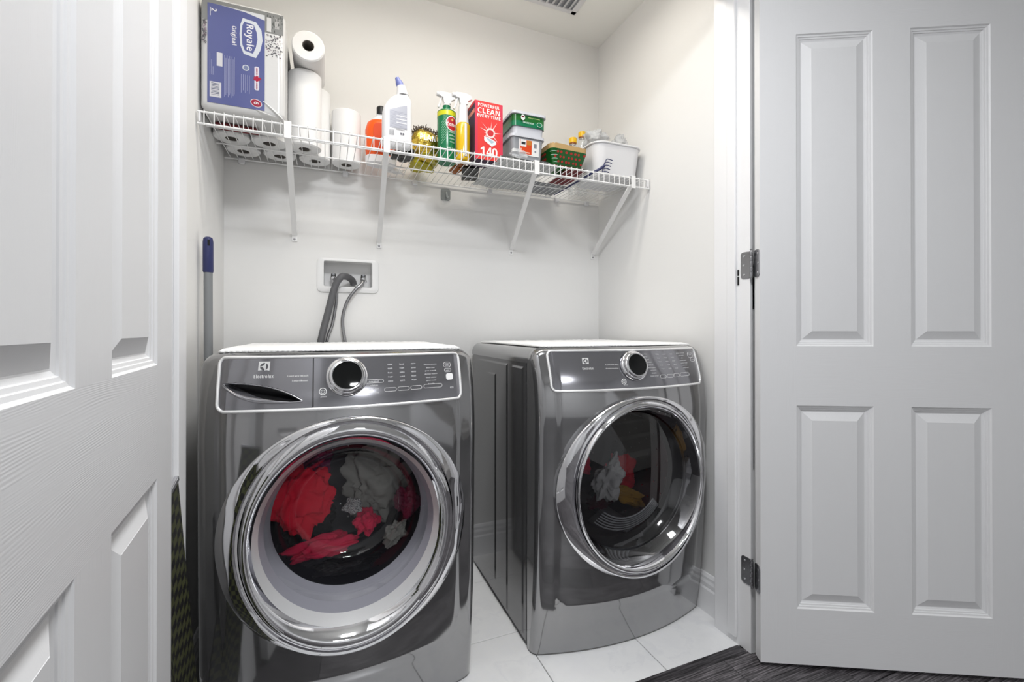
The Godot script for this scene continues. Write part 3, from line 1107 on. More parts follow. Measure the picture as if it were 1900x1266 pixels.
		pb.text("cancel", T(Vector3(0.266, 0.9265, 0)), 0.004, 0.014, 700, bf)
		pb.text("power", T(Vector3(-0.060, 0.857, 0)), 0.004, 0.014, 700, bf)
	if washer:
		pb.text("power", T(Vector3(-0.066, 0.869, 0)), 0.0045, 0.014, 700, bf)
	part("cycle_lettering", pb, M.printed_matte, bodyp)
	# buttons: thin outlined pills and the power ring
	var pills := [[0.068, 0.112, 0.8945, 0.9035], [0.078, 0.108, 0.8745, 0.8835], [0.112, 0.142, 0.8750, 0.8840], [0.146, 0.176, 0.8755, 0.8845], [0.182, 0.234, 0.8765, 0.8860], [0.243, 0.264, 0.928, 0.942], [0.2445, 0.264, 0.9155, 0.925]]
	if not washer:
		pills = [[0.082, 0.108, 0.8725, 0.883], [0.113, 0.141, 0.8730, 0.8835], [0.145, 0.172, 0.8735, 0.884], [0.178, 0.226, 0.874, 0.885], [0.244, 0.272, 0.934, 0.952], [0.254, 0.279, 0.9205, 0.9325]]
	else:
		pills[0] = [0.030, 0.076, 0.8975, 0.9055]
	for q in pills:
		g = G.new()
		var pr := G.rr(q[0], q[2], q[1], q[3], (q[3] - q[2]) * 0.45, 4)
		var lp := PackedVector3Array()
		for p in pr:
			lp.append(front_pt(p.x, p.y, off + 0.0003))
		g.tube(lp, 0.0005, 6, true)
		part("button", g, M.white_print, bodyp)
	if washer:
		g = G.new()
		strip(g, 0.2475, 0.2685, 0.894, 0.911, 0.005, true, true, off + 0.001, 20, 4)
		part("button", g, M.white_print, bodyp, "white lit pause button")
	g = G.new()
	var pc := Vector2(-0.068, 0.882) if washer else Vector2(-0.066, 0.868)
	var ring := PackedVector3Array()
	for i in 20:
		ring.append(front_pt(pc.x + cos(TAU * i / 20) * 0.008, pc.y + sin(TAU * i / 20) * 0.008, off + 0.0004))
	g.tube(ring, 0.0011, 6, true)
	part("power_button", g, M.white_print, bodyp)
	g = G.new()
	ring = PackedVector3Array()
	for i in 14:
		var a := PI / 2 + 0.5 + (TAU - 1.0) * i / 13
		ring.append(front_pt(pc.x + cos(a) * 0.0042, pc.y + sin(a) * 0.0042, off + 0.0004))
	g.tube(ring, 0.0007, 5)
	g.tube(PackedVector3Array([front_pt(pc.x, pc.y, off + 0.0004), front_pt(pc.x, pc.y + 0.0045, off + 0.0004)]), 0.0007, 5)
	part("power_symbol", g, M.white_print, bodyp)


func porthole(o: Node3D, washer: bool, DY: float) -> void:
	var rg := 0.202 if washer else 0.227
	var zF := 0.137
	var seg := 128
	var prof := func(a: float) -> Array:
		var s2 := pow(sin(a), 2)
		var r0 := lerpf(0.299, 0.2905, s2)
		var ri := lerpf(0.2585, 0.2815, s2)
		var zp := front(cos(a) * r0 * 0.99, DY + sin(a) * r0 * 0.99)
		var zR := lerpf(0.113, 0.136, s2)
		var zo := minf(zp + 0.024, zR - 0.004)
		var pts := [Vector2(r0 - 0.004, zp - 0.02), Vector2(r0, zo - 0.006), Vector2(r0 - 0.002, zo), Vector2(lerpf(r0, ri, 0.5), lerpf(zo, zR, 0.58)), Vector2(ri + 0.005, zR - 0.002), Vector2(ri, zR), Vector2(ri - 0.003, zR - 0.001), Vector2(ri - 0.004, zR - 0.008), Vector2(ri - 0.009, zR - 0.008), Vector2(ri - 0.010, zR - 0.001)]
		var ra := ri - 0.010
		for t in [0.1, 0.2, 0.3, 0.4, 0.5, 0.6, 0.72, 0.82, 0.92, 1.0]:
			var z: float = 0.005 * sin(minf(t / 0.45, 1.0) * PI) - 0.086 * pow(maxf(t - 0.35, 0.0) / 0.65, 1.35)
			pts.append(Vector2(lerpf(ra, rg, t), lerpf(zR, zF, minf(t * 1.6, 1.0)) + z))
		return pts
	var np: int = prof.call(0.0).size()
	var first_gray := 10 + (7 if washer else 8)
	var build := func(g: G, i0: int, i1: int) -> void:
		g.grid(seg, i1 - i0, func(v, u):
			var a: float = v * TAU
			var p: Vector2 = prof.call(a)[i0 + roundi(u * (i1 - i0))]
			return Vector3(cos(a) * p.x, DY + sin(a) * p.x, p.y), Vector3(0, DY, 1.5), 2)
	var g := G.new()
	for run in [[0, 1], [1, 5], [5, 6], [6, 7], [7, 8], [8, 9], [9, first_gray - (2 if washer else 0)]]:
		build.call(g, run[0], run[1])
	var door := part("door", g, M.chrome, o, "round chrome porthole door")
	g = G.new()
	build.call(g, first_gray, np - 1)
	part("inner_ring", g, M.gasket if washer else M.satin_chrome, door)
	if washer:
		g = G.new()
		build.call(g, first_gray - 2, first_gray)
		part("inner_bezel", g, M.bright_metal, door)
		# smooth grip set into the ring at the right
		g = G.new()
		g.grid(40, 8, func(v, u):
			var a := lerpf(-0.95, 0.62, v)
			var fade: float = maxf(1.0 - pow(absf(v * 2.0 - 1.0), 8.0), 0.0)
			var w: float = 0.5 * sqrt(fade) + 0.001
			var pr: Array = prof.call(a)
			var ra: float = pr[9].x - 0.002
			var zb: float = pr[10].y
			var rm := lerpf(ra, rg, 0.24)
			var r: float = rm + (u - 0.5) * 2.0 * w * 0.034
			return Vector3(cos(a) * r, DY + sin(a) * r, lerpf(zb - 0.004, zb + 0.003, fade) + 0.006 * sin(PI * u) * fade - 0.02 * pow(maxf(1.0 - u - 0.4, 0.0), 1.5)), Vector3(0, 0, 1))
		part("door_handle", g, M.chrome, door)
		g = G.new()
		g.grid(20, 64, func(v, u):
			var a: float = u * TAU
			var q := [Vector2(0.0, -0.085), Vector2(0.08, -0.083), Vector2(0.13, -0.076), Vector2(0.150, -0.062), Vector2(0.160, -0.03), Vector2(0.172, 0.01), Vector2(0.190, 0.038), Vector2(0.201, 0.052)]
			var f: float = v * (q.size() - 1)
			var i := mini(int(f), q.size() - 2)
			var p: Vector2 = q[i].lerp(q[i + 1], f - i)
			return Vector3(cos(a) * p.x, DY + sin(a) * p.x, p.y), Vector3(0, DY, 0.6), 2)
		part("door_glass", g, M.washer_glass, door, "clear bowl shaped door glass")
	else:
		g = G.new()
		g.grid(10, 64, func(v, u):
			var a: float = u * TAU
			return Vector3(cos(a) * v * 0.226, DY + sin(a) * v * 0.226, 0.060 + 0.010 * (1.0 - v * v)), Vector3(0, 0, 1))
		part("door_glass", g, M.dryer_glass, door, "dark tinted flat door glass")
	# rubber or plastic opening behind the door, then the drum
	g = G.new()
	g.at(T(Vector3(0, DY, 0), Vector3(PI / 2, 0, 0)))
	var r1 := 0.200 if washer else 0.222
	g.lathe([Vector2(0.262, -0.01), Vector2(0.262, -0.035), Vector2(r1, -0.02), Vector2(r1 - 0.006, -0.012), Vector2(r1, 0.0), Vector2(0.25, 0.06), Vector2(0.25, 0.085)].map(func(v): return Vector2(v.x, v.y)), 64)
	part("door_seal", g, M.gasket if washer else M.black_plastic, o)
	g = G.new()
	g.at(T(Vector3(0, DY, -0.02), Vector3(PI / 2, 0, 0)))
	g.lathe([Vector2(0.0, -0.44), Vector2(0.12, -0.43), Vector2(0.24, -0.43), Vector2(0.262, -0.41), Vector2(0.262, 0.0)].map(func(v): return Vector2(v.x, v.y)), 72, 0.7)
	for i in g.N.size():
		g.N[i] = -g.N[i]
	for i in range(0, g.I.size(), 3):
		var q := g.I[i]
		g.I[i] = g.I[i + 1]
		g.I[i + 1] = q
	var drum := part("drum", g, M.drum_steel, o)
	g = G.new()
	for row in 7:
		for k in 26:
			var a := TAU * (k + 0.5 * (row % 2)) / 26
			g.at(T(Vector3(cos(a) * 0.2612, DY + sin(a) * 0.2612, -0.07 - 0.055 * row), Vector3(0, 0, a + PI / 2)))
			g.lathe([Vector2(0.0035, 0.0), Vector2(0.0025, 0.0006), Vector2(0.0, 0.0008)], 8)
	for ringr in [0.08, 0.13, 0.18]:
		for k in int(ringr * 120):
			var a: float = TAU * k / int(ringr * 120)
			g.at(T(Vector3(cos(a) * ringr, DY + sin(a) * ringr, -0.447), Vector3(PI / 2, 0, 0)))
			g.lathe([Vector2(0.0045, 0.0), Vector2(0.003, 0.0008), Vector2(0.0, 0.001)], 8)
	g.at(Transform3D())
	var holes := part("perforations", g, M.satin_chrome, drum)
	holes.set_meta("kind", "stuff")
	for k in 3:
		g = G.new()
		var a := TAU * k / 3 + (PI / 2 if washer else 0.9)
		g.at(T(Vector3(cos(a) * 0.246, DY + sin(a) * 0.246, -0.25), Vector3(0, 0, a + PI / 2)))
		g.rbox(Vector3(0.05, 0.03, 0.36), 0.014, Vector3.ZERO, 4)
		part("lifter", g, M.drum_steel if washer else M.tub_grey, drum)
	if not washer:
		# pale slotted filter housing low in the opening
		var f := G.new()
		f.grid(6, 24, func(v, u):
			var a := lerpf(-2.35, -0.75, u)
			var r := lerpf(0.150, 0.205, v)
			return Vector3(cos(a) * r + 0.02, DY + sin(a) * r, 0.002 - 0.02 * v), Vector3(0, 0, 1))
		var fh := part("filter_housing", f, M.black_plastic, o, "dark curved lint filter housing with pale ribs")
		for k in 6:
			f = G.new()
			var p := PackedVector3Array()
			for i in 15:
				var a := lerpf(-2.25, -0.72, i / 14.0)
				var r := 0.150 + 0.009 * k
				p.append(Vector3(cos(a) * r + 0.02, DY + sin(a) * r, 0.006 - 0.003 * k))
			f.tube(p, 0.0028, 6)
			part("filter_rib", f, M.tub_grey, fh)


# crumpled cloth: a flattened lump with sharp irregular folds
func crumple(size: Vector3, seedv: int, freq := 1.5, amp := 0.5, R := 64, K := 88, lump := 0.60) -> G:
	var n := FastNoiseLite.new()
	n.seed = seedv
	n.frequency = freq * 0.55
	n.fractal_type = FastNoiseLite.FRACTAL_RIDGED
	n.fractal_octaves = 2
	n.fractal_gain = 0.35
	n.domain_warp_enabled = true
	n.domain_warp_amplitude = 0.5
	n.domain_warp_frequency = 0.9
	var n2 := FastNoiseLite.new()
	n2.seed = seedv + 9
	n2.frequency = 0.75
	n2.fractal_octaves = 2
	var g := G.new()
	g.grid(R, K, func(v, u):
		var th: float = v * PI
		var ph: float = u * TAU
		var d := Vector3(sin(th) * cos(ph), cos(th), sin(th) * sin(ph))
		var k := 1.0 + amp * 0.50 * n.get_noise_3dv(d * 1.6) + lump * n2.get_noise_3dv(d * 1.3)
		return d * size * 0.5 * k, Vector3.ZERO, 1)
	var lo := g.V[0]
	var hi := g.V[0]
	for v in g.V:
		lo = lo.min(v)
		hi = hi.max(v)
	var f := size / (hi - lo)
	for i in g.V.size():                                      # exactly as large as asked
		g.V[i] = (g.V[i] - (lo + hi) * 0.5) * f
	return g


func laundry() -> void:
	var w := Vector3(0.06, 0, -1.305)
	var d := Vector3(0.945, 0, -1.305)
	var gw := ""
	for q in [
		["red_garment", "cloth_red", "crumpled bright red garment at the left behind the washing machine glass", w + Vector3(-0.13, 0.545, -0.14), Vector3(0.19, 0.23, 0.085), Vector3(0, 0, -0.25), 11],
		["purple_garment", "cloth_purple", "faded purple garment above the red one inside the washing machine", w + Vector3(-0.09, 0.62, -0.25), Vector3(0.11, 0.1, 0.085), Vector3(0, 0, 0.2), 12],
		["pink_garment", "cloth_pink", "long pinkish red garment curled along the bottom of the washing machine drum", w + Vector3(-0.075, 0.395, -0.14), Vector3(0.22, 0.075, 0.085), Vector3(0, 0, 0.12), 13],
		["red_cloth", "cloth_pink", "smaller pink red cloth standing right of the long one in the washer", w + Vector3(0.056, 0.448, -0.145), Vector3(0.085, 0.085, 0.08), Vector3(0, 0, 0.3), 14],
		["patterned_cloth", "chevron", "small white cloth with black zigzag print in the middle of the washer", w + Vector3(0.012, 0.503, -0.13), Vector3(0.06, 0.055, 0.05), Vector3(0, 0, 0.5), 15],
		["grey_garment", "cloth_grey", "large crumpled grey garment at the right inside the washing machine", w + Vector3(0.092, 0.54, -0.25), Vector3(0.24, 0.28, 0.11), Vector3(0, 0, -0.2), 16],
		["grey_cloth", "cloth_grey", "grey cloth folded low at the right of the washing machine drum", w + Vector3(0.14, 0.398, -0.15), Vector3(0.1, 0.07, 0.08), Vector3(0, 0, 0.7), 17],
		["maroon_garment", "cloth_maroon", "dark maroon garment at the far right behind the washer glass", w + Vector3(0.178, 0.492, -0.145), Vector3(0.085, 0.105, 0.075), Vector3(0, 0, 0.2), 18],
		["black_garment", "cloth_black", "black garment under the red one in the washing machine", w + Vector3(-0.115, 0.44, -0.25), Vector3(0.18, 0.16, 0.09), Vector3(0, 0, -0.4), 19],
		["dark_cloth", "cloth_black", "dark cloth at the very bottom of the washing machine drum", w + Vector3(0, 0.328, -0.15), Vector3(0.21, 0.05, 0.11), Vector3(0, 0, 0), 20],
		["light_garment", "cloth_light", "crumpled pale grey garment falling inside the dryer", d + Vector3(0.012, 0.498, -0.085), Vector3(0.13, 0.19, 0.09), Vector3(0, 0, -0.3), 31],
		["ochre_garment", "cloth_ochre", "ochre brown garment under the pale grey one in the dryer", d + Vector3(0.112, 0.405, -0.105), Vector3(0.165, 0.068, 0.06), Vector3(0, 0, -0.42), 32],
		["crimson_garment", "cloth_red", "crimson garment behind the ochre one in the dryer", d + Vector3(0.15, 0.458, -0.215), Vector3(0.15, 0.17, 0.085), Vector3(0, 0, 0.1), 33],
		["crimson_cloth", "cloth_maroon", "dark crimson cloth lowest in the dryer drum", d + Vector3(0.07, 0.352, -0.235), Vector3(0.13, 0.065, 0.08), Vector3(0, 0, 0.2), 34],
		["pink_cloth", "cloth_pink", "small pink cloth left of the pale grey garment in the dryer", d + Vector3(-0.05, 0.53, -0.175), Vector3(0.07, 0.1, 0.06), Vector3(0, 0, 0.4), 35]]:
		if q[1] == "chevron" and not M.has("chevron"):
			var im := Image.create(64, 64, false, Image.FORMAT_RGB8)
			for y in 64:
				for x in 64:
					var on := posmod(y + absi((x % 16) - 8), 8) < 4
					im.set_pixel(x, y, Color(0.92, 0.92, 0.92) if on else Color(0.2, 0.2, 0.22))
			var cm := mk("chevron", Color.WHITE, 0.9)
			cm.albedo_texture = ImageTexture.create_from_image(im)
			cm.uv1_triplanar = true
			cm.uv1_scale = Vector3.ONE * 28.0
		var o := single(q[0], crumple(q[4], q[6]), M[q[1]], q[2], "garment", q[3])
		o.rotation = q[5]


func covers() -> void:
	# white lace-edged runners laid over both machines
	for k in 2:
		var x0: float = [0.06, 0.945][k]
		var g := G.new()
		var z0 := -1.305 - 0.615
		var z1 := -1.318
		var n := FastNoiseLite.new()
		n.seed = 3 + k
		n.frequency = 14.0
		var hw := 0.308
		var f := func(v, u, top: float):
			var x: float = lerpf(-hw, hw, u)
			var edge := 0.006 * absf(sin(u * 150.0)) + 0.003 * n.get_noise_1d(u * 3.0)
			var z: float = lerpf(z0, z1 + edge + 0.030 * (1.0 - pow(x / HW, 2.0)), v)
			var y: float = MH + 0.0012 + top * (0.007 + 0.0025 * n.get_noise_2d(u * 2.0, v * 2.0))
			if v > 0.999 or u < 0.001 or u > 0.999 or v < 0.001:
				y = MH + 0.0012 + top * 0.003
			return Vector3(x0 + x, y, z)
		g.grid(16, 300, func(v, u): return f.call(v, u, 1.0), Vector3.UP)
		g.grid(16, 300, func(v, u): return f.call(v, u, 0.0), Vector3.DOWN)
		g.grid(1, 300, func(v, u): return f.call(1.0, u, v), Vector3(0, 0, 1))
		g.grid(1, 24, func(v, u): return f.call(u, 0.0, v), Vector3(-1, 0, 0))
		g.grid(1, 24, func(v, u): return f.call(u, 1.0, v), Vector3(1, 0, 0))
		single("appliance_cover", g, M.cover_cloth, ["white lace edged cloth laid over the washing machine top", "white lace edged cloth laid over the dryer top"][k], "cloth")


# ---------------------------------------------------------------- wire shelf
const DK := 1.688
const SF := -1.585

func bar(a: Vector3, b: Vector3, r: float, segs := 6) -> G:
	var g := G.new()
	g.tube(PackedVector3Array([a, b]), r, segs)
	return g

func shelf() -> void:
	var o := thing("wire_shelf", "long white wire shelf with four angled supports on the closet back wall", "shelf", Vector3(0, 0, 0))
	var x0 := XL + 0.004
	var x1 := XR - 0.008
	for q in [[DK - 0.006, SF, 0.0034], [DK - 0.042, SF + 0.002, 0.0034], [DK - 0.006, -1.69, 0.0026], [DK - 0.006, -1.83, 0.0026], [DK - 0.006, ZB + 0.012, 0.0034]]:
		part("rail", bar(Vector3(x0, q[0], q[1]), Vector3(x1, q[0], q[1]), q[2], 8), M.white_wire, o)
	var w := G.new()
	w.tube(smooth_path([Vector3(0, DK - 0.0015, ZB + 0.008), Vector3(0, DK - 0.0015, -1.75), Vector3(0, DK - 0.0015, SF - 0.01), Vector3(0, DK - 0.004, SF + 0.0035), Vector3(0, DK - 0.014, SF + 0.0055), Vector3(0, DK - 0.046, SF + 0.0058)], 4), 0.0015, 6)
	var wm := w.mesh()
	var x := x0 + 0.018
	while x < x1:
		var m := MeshInstance3D.new()
		m.name = "wire"
		m.mesh = wm
		m.material_override = M.white_wire
		m.position.x = x
		o.add_child(m, true)
		x += 0.0254
	# angled supports: channel from the front rail down to the wall
	for q in [[-0.114, -0.118, 1.412], [0.188, 0.205, 1.408], [0.752, 0.810, 1.418], [1.205, 1.262, 1.422]]:
		var a := Vector3(q[0], DK - 0.030, SF - 0.002)
		var b := Vector3(q[1], q[2], ZB + 0.006)
		var g := G.new()
		var dirv := (b - a).normalized()
		var side := dirv.cross(Vector3.UP).normalized()
		var nrm := side.cross(dirv).normalized()
		g.at(Transform3D(Basis(side, -dirv, nrm), (a + b) * 0.5))
		var L := a.distance_to(b)
		g.rbox(Vector3(0.019, L, 0.002), 0.0008, Vector3(0, 0, -0.004))
		g.rbox(Vector3(0.002, L, 0.009), 0.0008, Vector3(-0.0085, 0, 0))
		g.rbox(Vector3(0.002, L, 0.009), 0.0008, Vector3(0.0085, 0, 0))
		g.at(Transform3D())
		g.rbox(Vector3(0.021, 0.052, 0.003), 0.001, Vector3(q[0], DK - 0.026, SF + 0.0105))
		g.rbox(Vector3(0.021, 0.003, 0.018), 0.001, Vector3(q[0], DK + 0.0005, SF + 0.003))
		g.rbox(Vector3(0.020, 0.030, 0.003), 0.001, Vector3(q[1], q[2] - 0.012, ZB + 0.0025))
		var s := part("support", g, M.white_wire, o)
		g = G.new()
		g.at(T(Vector3(q[1], q[2] - 0.018, ZB + 0.004), Vector3(PI / 2, 0, 0)))
		g.lathe([Vector2(0.0045, 0.0), Vector2(0.004, 0.0015), Vector2(0.0, 0.002)], 12)
		part("screw", g, M.steel, s)
	for cx in [-0.30, 0.07, 0.355, 0.70, 1.05, 1.22]:
		var g := G.new()
		g.rbox(Vector3(0.022, 0.022, 0.018), 0.004, Vector3(cx, DK - 0.012, ZB + 0.010), 2)
		part("wall_clip", g, M.white_plastic, o)
	for p in [Vector3(x0 + 0.006, DK - 0.022, SF), Vector3(x1 - 0.006, DK - 0.022, SF)]:
		var g := G.new()
		g.rbox(Vector3(0.006, 0.030, 0.012), 0.002, p, 2)
		part("end_bracket", g, M.white_plastic, o)


# ---------------------------------------------------------------- paper rolls
func roll_parts(o: Node3D, r: float, h: float) -> void:
	var rc := r * 0.36
	var g := G.new()
	g.lathe([Vector2(rc, 0.0), Vector2(r - 0.004, 0.0), Vector2(r, 0.004), Vector2(r, h - 0.004), Vector2(r - 0.004, h), Vector2(rc, h)], 48)
	part("paper", g, M.paper, o)
	g = G.new()
	g.lathe([Vector2(rc, h - 0.001), Vector2(rc - 0.0012, h - 0.001), Vector2(rc - 0.0012, 0.001), Vector2(rc, 0.001)], 28, 0.3)
	part("core", g, M.core_card, o)

func paper_goods() -> void:
	var y := DK + 0.0025
	var grp := "white paper rolls on the shelf"
	var proto := thing("paper_roll", "", "paper roll", Vector3(-0.302, y, -1.797), 0, grp)
	roll_parts(proto, 0.0555, 0.268)
	var spots := [
		[Vector3(-0.302, y, -1.797), "tall white paper roll standing behind the wrapped pack, front row nearest the left wall"],
		[Vector3(-0.188, y, -1.797), "tall white paper roll in the front row, half hidden behind the pack's right half"],
		[Vector3(-0.074, y, -1.802), "tall white paper roll in plain view right of the wrapped pack, under the lying roll"],
		[Vector3(-0.284, y, -1.910), "tall white paper roll in the back row against the wall, nearest the left corner"],
		[Vector3(-0.164, y, -1.912), "tall white paper roll in the middle of the back row against the wall"],
		[Vector3(-0.043, y, -1.916), "tall white paper roll in the back row, peeping out right of the standing roll"]]
	for i in spots.size():
		var o: Node3D = proto
		if i > 0:
			o = proto.duplicate()
			o.name = numbered("paper_roll")
			add_child(o)
		o.position = spots[i][0]
		o.rotation.y = i * 0.7
		o.set_meta("label", spots[i][1])
	var s := thing("paper_roll", "shorter white paper roll standing alone beside the orange jug", "paper roll", Vector3(0.072, y, -1.912), 0, grp)
	roll_parts(s, 0.0545, 0.205)
	for q in [[Vector3(-0.060, y + 0.268 + 0.0545, -1.700), "white paper roll lying on top of the standing rolls, its open end facing front"], [Vector3(-0.178, y + 0.268 + 0.0545, -1.742), "white paper roll lying on top, mostly hidden behind the wrapped pack"]]:
		var o := thing("paper_roll", q[1], "paper roll", q[0], 0, grp)
		o.rotation.x = -PI / 2
		roll_parts(o, 0.053, 0.232)
	pack()


func pack() -> void:
	var c := Vector3(-0.2385, DK + 0.012, -1.6675)
	var o := thing("wrapped_paper_pack", "plastic wrapped pack of paper rolls with a large blue printed label", "paper pack", c, 0.0)
	var W := 0.228
	var H := 0.346
	var D := 0.136
	var n := FastNoiseLite.new()
	n.seed = 4
	n.frequency = 9.0
	var zf := D * 0.5 + 0.0005
	var g := G.new()
	g.col = lin(0.90, 0.90, 0.90)
	g.rbox(Vector3(W, H, D), 0.022, Vector3(0, H / 2, 0), 5)
	for i in g.V.size():                                     # slightly puckered film
		var p := g.V[i]
		if absf(p.z - D * 0.5) > 0.0008:
			g.V[i] += g.N[i] * 0.003 * n.get_noise_3dv(p * 6.0)
	part("wrap", g, M.film, o)
	# printed film of the front: silver top, dotted band, pale bottom, then the blue label
	g = G.new()
	g.at(T(Vector3(-W / 2, 0, zf)))
	var fx0 := 0.012
	var fx1 := W - 0.004
	g.col = lin(0.55, 0.56, 0.56)
	g.rect(fx0 - 0.006, 0.268, fx1, H - 0.014, 0.0)
	g.col = lin(0.72, 0.72, 0.72)
	g.rect(0.200, 0.285, 0.212, 0.318, 0.0001)
	g.col = lin(0.42, 0.43, 0.43)
	for k in 40:
		var px := rng.randf_range(0.176, fx1 - 0.004)
		var py := rng.randf_range(0.27, 0.32)
		var s := rng.randf_range(0.001, 0.004)
		g.rect(px, py, px + s, py + s * 2.2, 0.00015)
	g.col = lin(0.86, 0.86, 0.86)
	g.rect(0.1775, 0.272, 0.190, 0.316, 0.0003)
	for side in 2:
		var x0: float = [fx0 - 0.006, 0.1745][side]
		var x1: float = [0.0195, fx1][side]
		for k in 90:
			var px := rng.randf_range(x0 + 0.001, x1 - 0.003)
			var py := rng.randf_range(0.195, 0.265)
			var s := rng.randf_range(0.0012, 0.0032)
			g.col = lin(0.40, 0.40, 0.42) if k % 4 else lin(0.62, 0.55, 0.60)
			g.disc(px, py, s, s * 0.6, 0.0001 + 0.00001 * (k % 9), 8, rng.randf() * 3.0)
	g.at(Transform3D())
	part("printed_film", g, M.film, o)
	var L := G.new()                                         # label: x 0..0.152 right, y 0..0.302 up
	L.at(T(Vector3(-W / 2 + 0.020, 0.020, zf + 0.0006)))
	var lw := 0.152
	var lh := 0.300
	L.col = lin(0.375, 0.405, 0.62)
	L.rect(0, 0, lw, lh, 0)
	L.col = lin(0.88, 0.89, 0.91)
	L.prism(PackedVector2Array([Vector2(0.022, lh), Vector2(0.05, lh - 0.001), Vector2(0.10, lh - 0.005), Vector2(0.152, lh - 0.017), Vector2(0.152, lh), ]), 0.0002, 0.0002)
	# badge with the name running downwards
	var down := -PI / 2
	L.col = lin(0.87, 0.89, 0.92)
	L.prism(PackedVector2Array([Vector2(0.092, 0.276), Vector2(0.128, 0.272), Vector2(0.143, 0.250), Vector2(0.146, 0.218), Vector2(0.140, 0.186), Vector2(0.128, 0.160), Vector2(0.095, 0.166), Vector2(0.086, 0.190), Vector2(0.084, 0.225), Vector2(0.086, 0.255)]), 0.0003, 0.0003)
	L.col = lin(0.375, 0.405, 0.62)
	L.prism(PackedVector2Array([Vector2(0.096, 0.266), Vector2(0.122, 0.262), Vector2(0.130, 0.240), Vector2(0.132, 0.218), Vector2(0.128, 0.194), Vector2(0.120, 0.172), Vector2(0.098, 0.176), Vector2(0.091, 0.195), Vector2(0.0895, 0.225), Vector2(0.091, 0.252)]), 0.0005, 0.0005)
	L.col = lin(0.95, 0.95, 0.97)
	L.text("Royale", T(Vector3(0.1095, 0.219, 0.0008), Vector3(0, 0, down)), 0.027, 0.080)
	L.text("Original", T(Vector3(0.068, 0.216, 0.0004), Vector3(0, 0, down)), 0.0165, 0.058)
	L.text("2", T(Vector3(0.017, 0.281, 0.0004), Vector3(0, 0, down)), 0.014)
	L.rect(0.006, 0.262, 0.008, 0.288, 0.0004)
	# white panels, small print and bar code
	L.col = lin(0.88, 0.88, 0.90)
	L.rect(0.024, 0.114, 0.039, 0.155, 0.0003)
	L.rect(0.006, 0.018, 0.036, 0.064, 0.0003)
	L.col = lin(0.30, 0.32, 0.45)
	for k in 9:
		L.rect(0.010, 0.024 + 0.0043 * k, 0.031, 0.024 + 0.0043 * k + [0.0012, 0.0022, 0.0016][k % 3], 0.0005)
	L.col = lin(0.66, 0.68, 0.82)
	for k in 9:
		var x := 0.044 + 0.0032 * k
		L.rect(x, 0.024 + 0.006 * (k % 3), x + 0.0013, 0.150 - 0.008 * (k % 2), 0.0004)
	for k in 5:
		var x := 0.088 + 0.0055 * k
		L.rect(x, 0.045 + 0.008 * (k % 2), x + 0.0012, 0.102, 0.0004)
	for k in 3:
		L.rect(0.006 + 0.004 * k, 0.084, 0.0072 + 0.004 * k, 0.150 - 0.02 * k, 0.0004)
	L.col = lin(0.85, 0.87, 0.90)
	L.disc(0.101, 0.124, 0.0095, 0.0095, 0.0004)
	L.col = lin(0.50, 0.54, 0.68)
	L.disc(0.101, 0.124, 0.0068, 0.0068, 0.0006)
	# pale pill with a red leaf
	L.col = lin(0.90, 0.88, 0.93)
	L.pill(0.124, 0.060, 0.137, 0.134, 0.005, 0.0004)
	L.col = lin(0.72, 0.10, 0.26)
	L.disc(0.1305, 0.096, 0.0075, 0.0075, 0.0006)
	var leaf := PackedVector2Array()
	for k in 22:
		var rr: float = [0.0115, 0.0075, 0.0095, 0.0055][k % 4] if k > 1 else 0.012
		leaf.append(Vector2(0.1305, 0.096) + Vector2(rr, 0).rotated(TAU * k / 22.0))
	L.prism(leaf, 0.0008, 0.0008)
	L.text("MADE IN", T(Vector3(0.1305, 0.119, 0.0008), Vector3(0, 0, down)), 0.004, 0.02)
	L.text("CANADA", T(Vector3(0.1305, 0.073, 0.0008), Vector3(0, 0, down)), 0.004, 0.02)
	L.col = lin(0.92, 0.90, 0.94)
	L.disc(0.129, 0.020, 0.0165, 0.0125, 0.0004, 24, -0.35)
	L.col = lin(0.66, 0.09, 0.24)
	L.disc(0.129, 0.020, 0.0145, 0.0105, 0.0006, 24, -0.35)
	L.col = lin(0.95, 0.93, 0.95)
	L.text("6", T(Vector3(0.129, 0.020, 0.0008), Vector3(0, 0, down)), 0.013)
	L.at(Transform3D())
	part("blue_label", L, M.film, o, "blue printed label with the name running downwards")
	# glossy folds of the film at the lower right corner
	g = G.new()
	g.col = lin(0.97, 0.97, 0.97)
	g.tube(smooth_path([Vector3(0.054, 0.050, zf + 0.001), Vector3(0.078, 0.030, zf + 0.003), Vector3(0.102, 0.010, zf - 0.002), Vector3(0.111, 0.004, zf - 0.012)]), func(t): return 0.0008 + 0.0022 * sin(PI * t), 8)
	g.tube(smooth_path([Vector3(0.035, 0.020, zf + 0.001), Vector3(0.06, 0.012, zf + 0.0015), Vector3(0.09, 0.008, zf - 0.003)]), func(t): return 0.0005 + 0.0012 * sin(PI * t), 8)
	part("film_fold", g, M.film, o)
	# dark red folded cloth between the pack and the wires
	g = G.new()
	g.rbox(Vector3(0.120, 0.0085, 0.045), 0.004, Vector3.ZERO, 3)
	single("folded_cloth", g, M.dark_red, "flat dark red folded cloth squeezed under the wrapped pack", "cloth", Vector3(-0.270, DK + 0.0050, -1.705), 0.04)


# ---------------------------------------------------------------- cleaning products
func bend_cyl(r: float, off: float) -> Callable:
	return func(p: Vector3):
		var a := p.x / r
		var n := Vector3(sin(a), 0, cos(a))
		return [n * (r + off) + Vector3(0, p.y, 0), n]

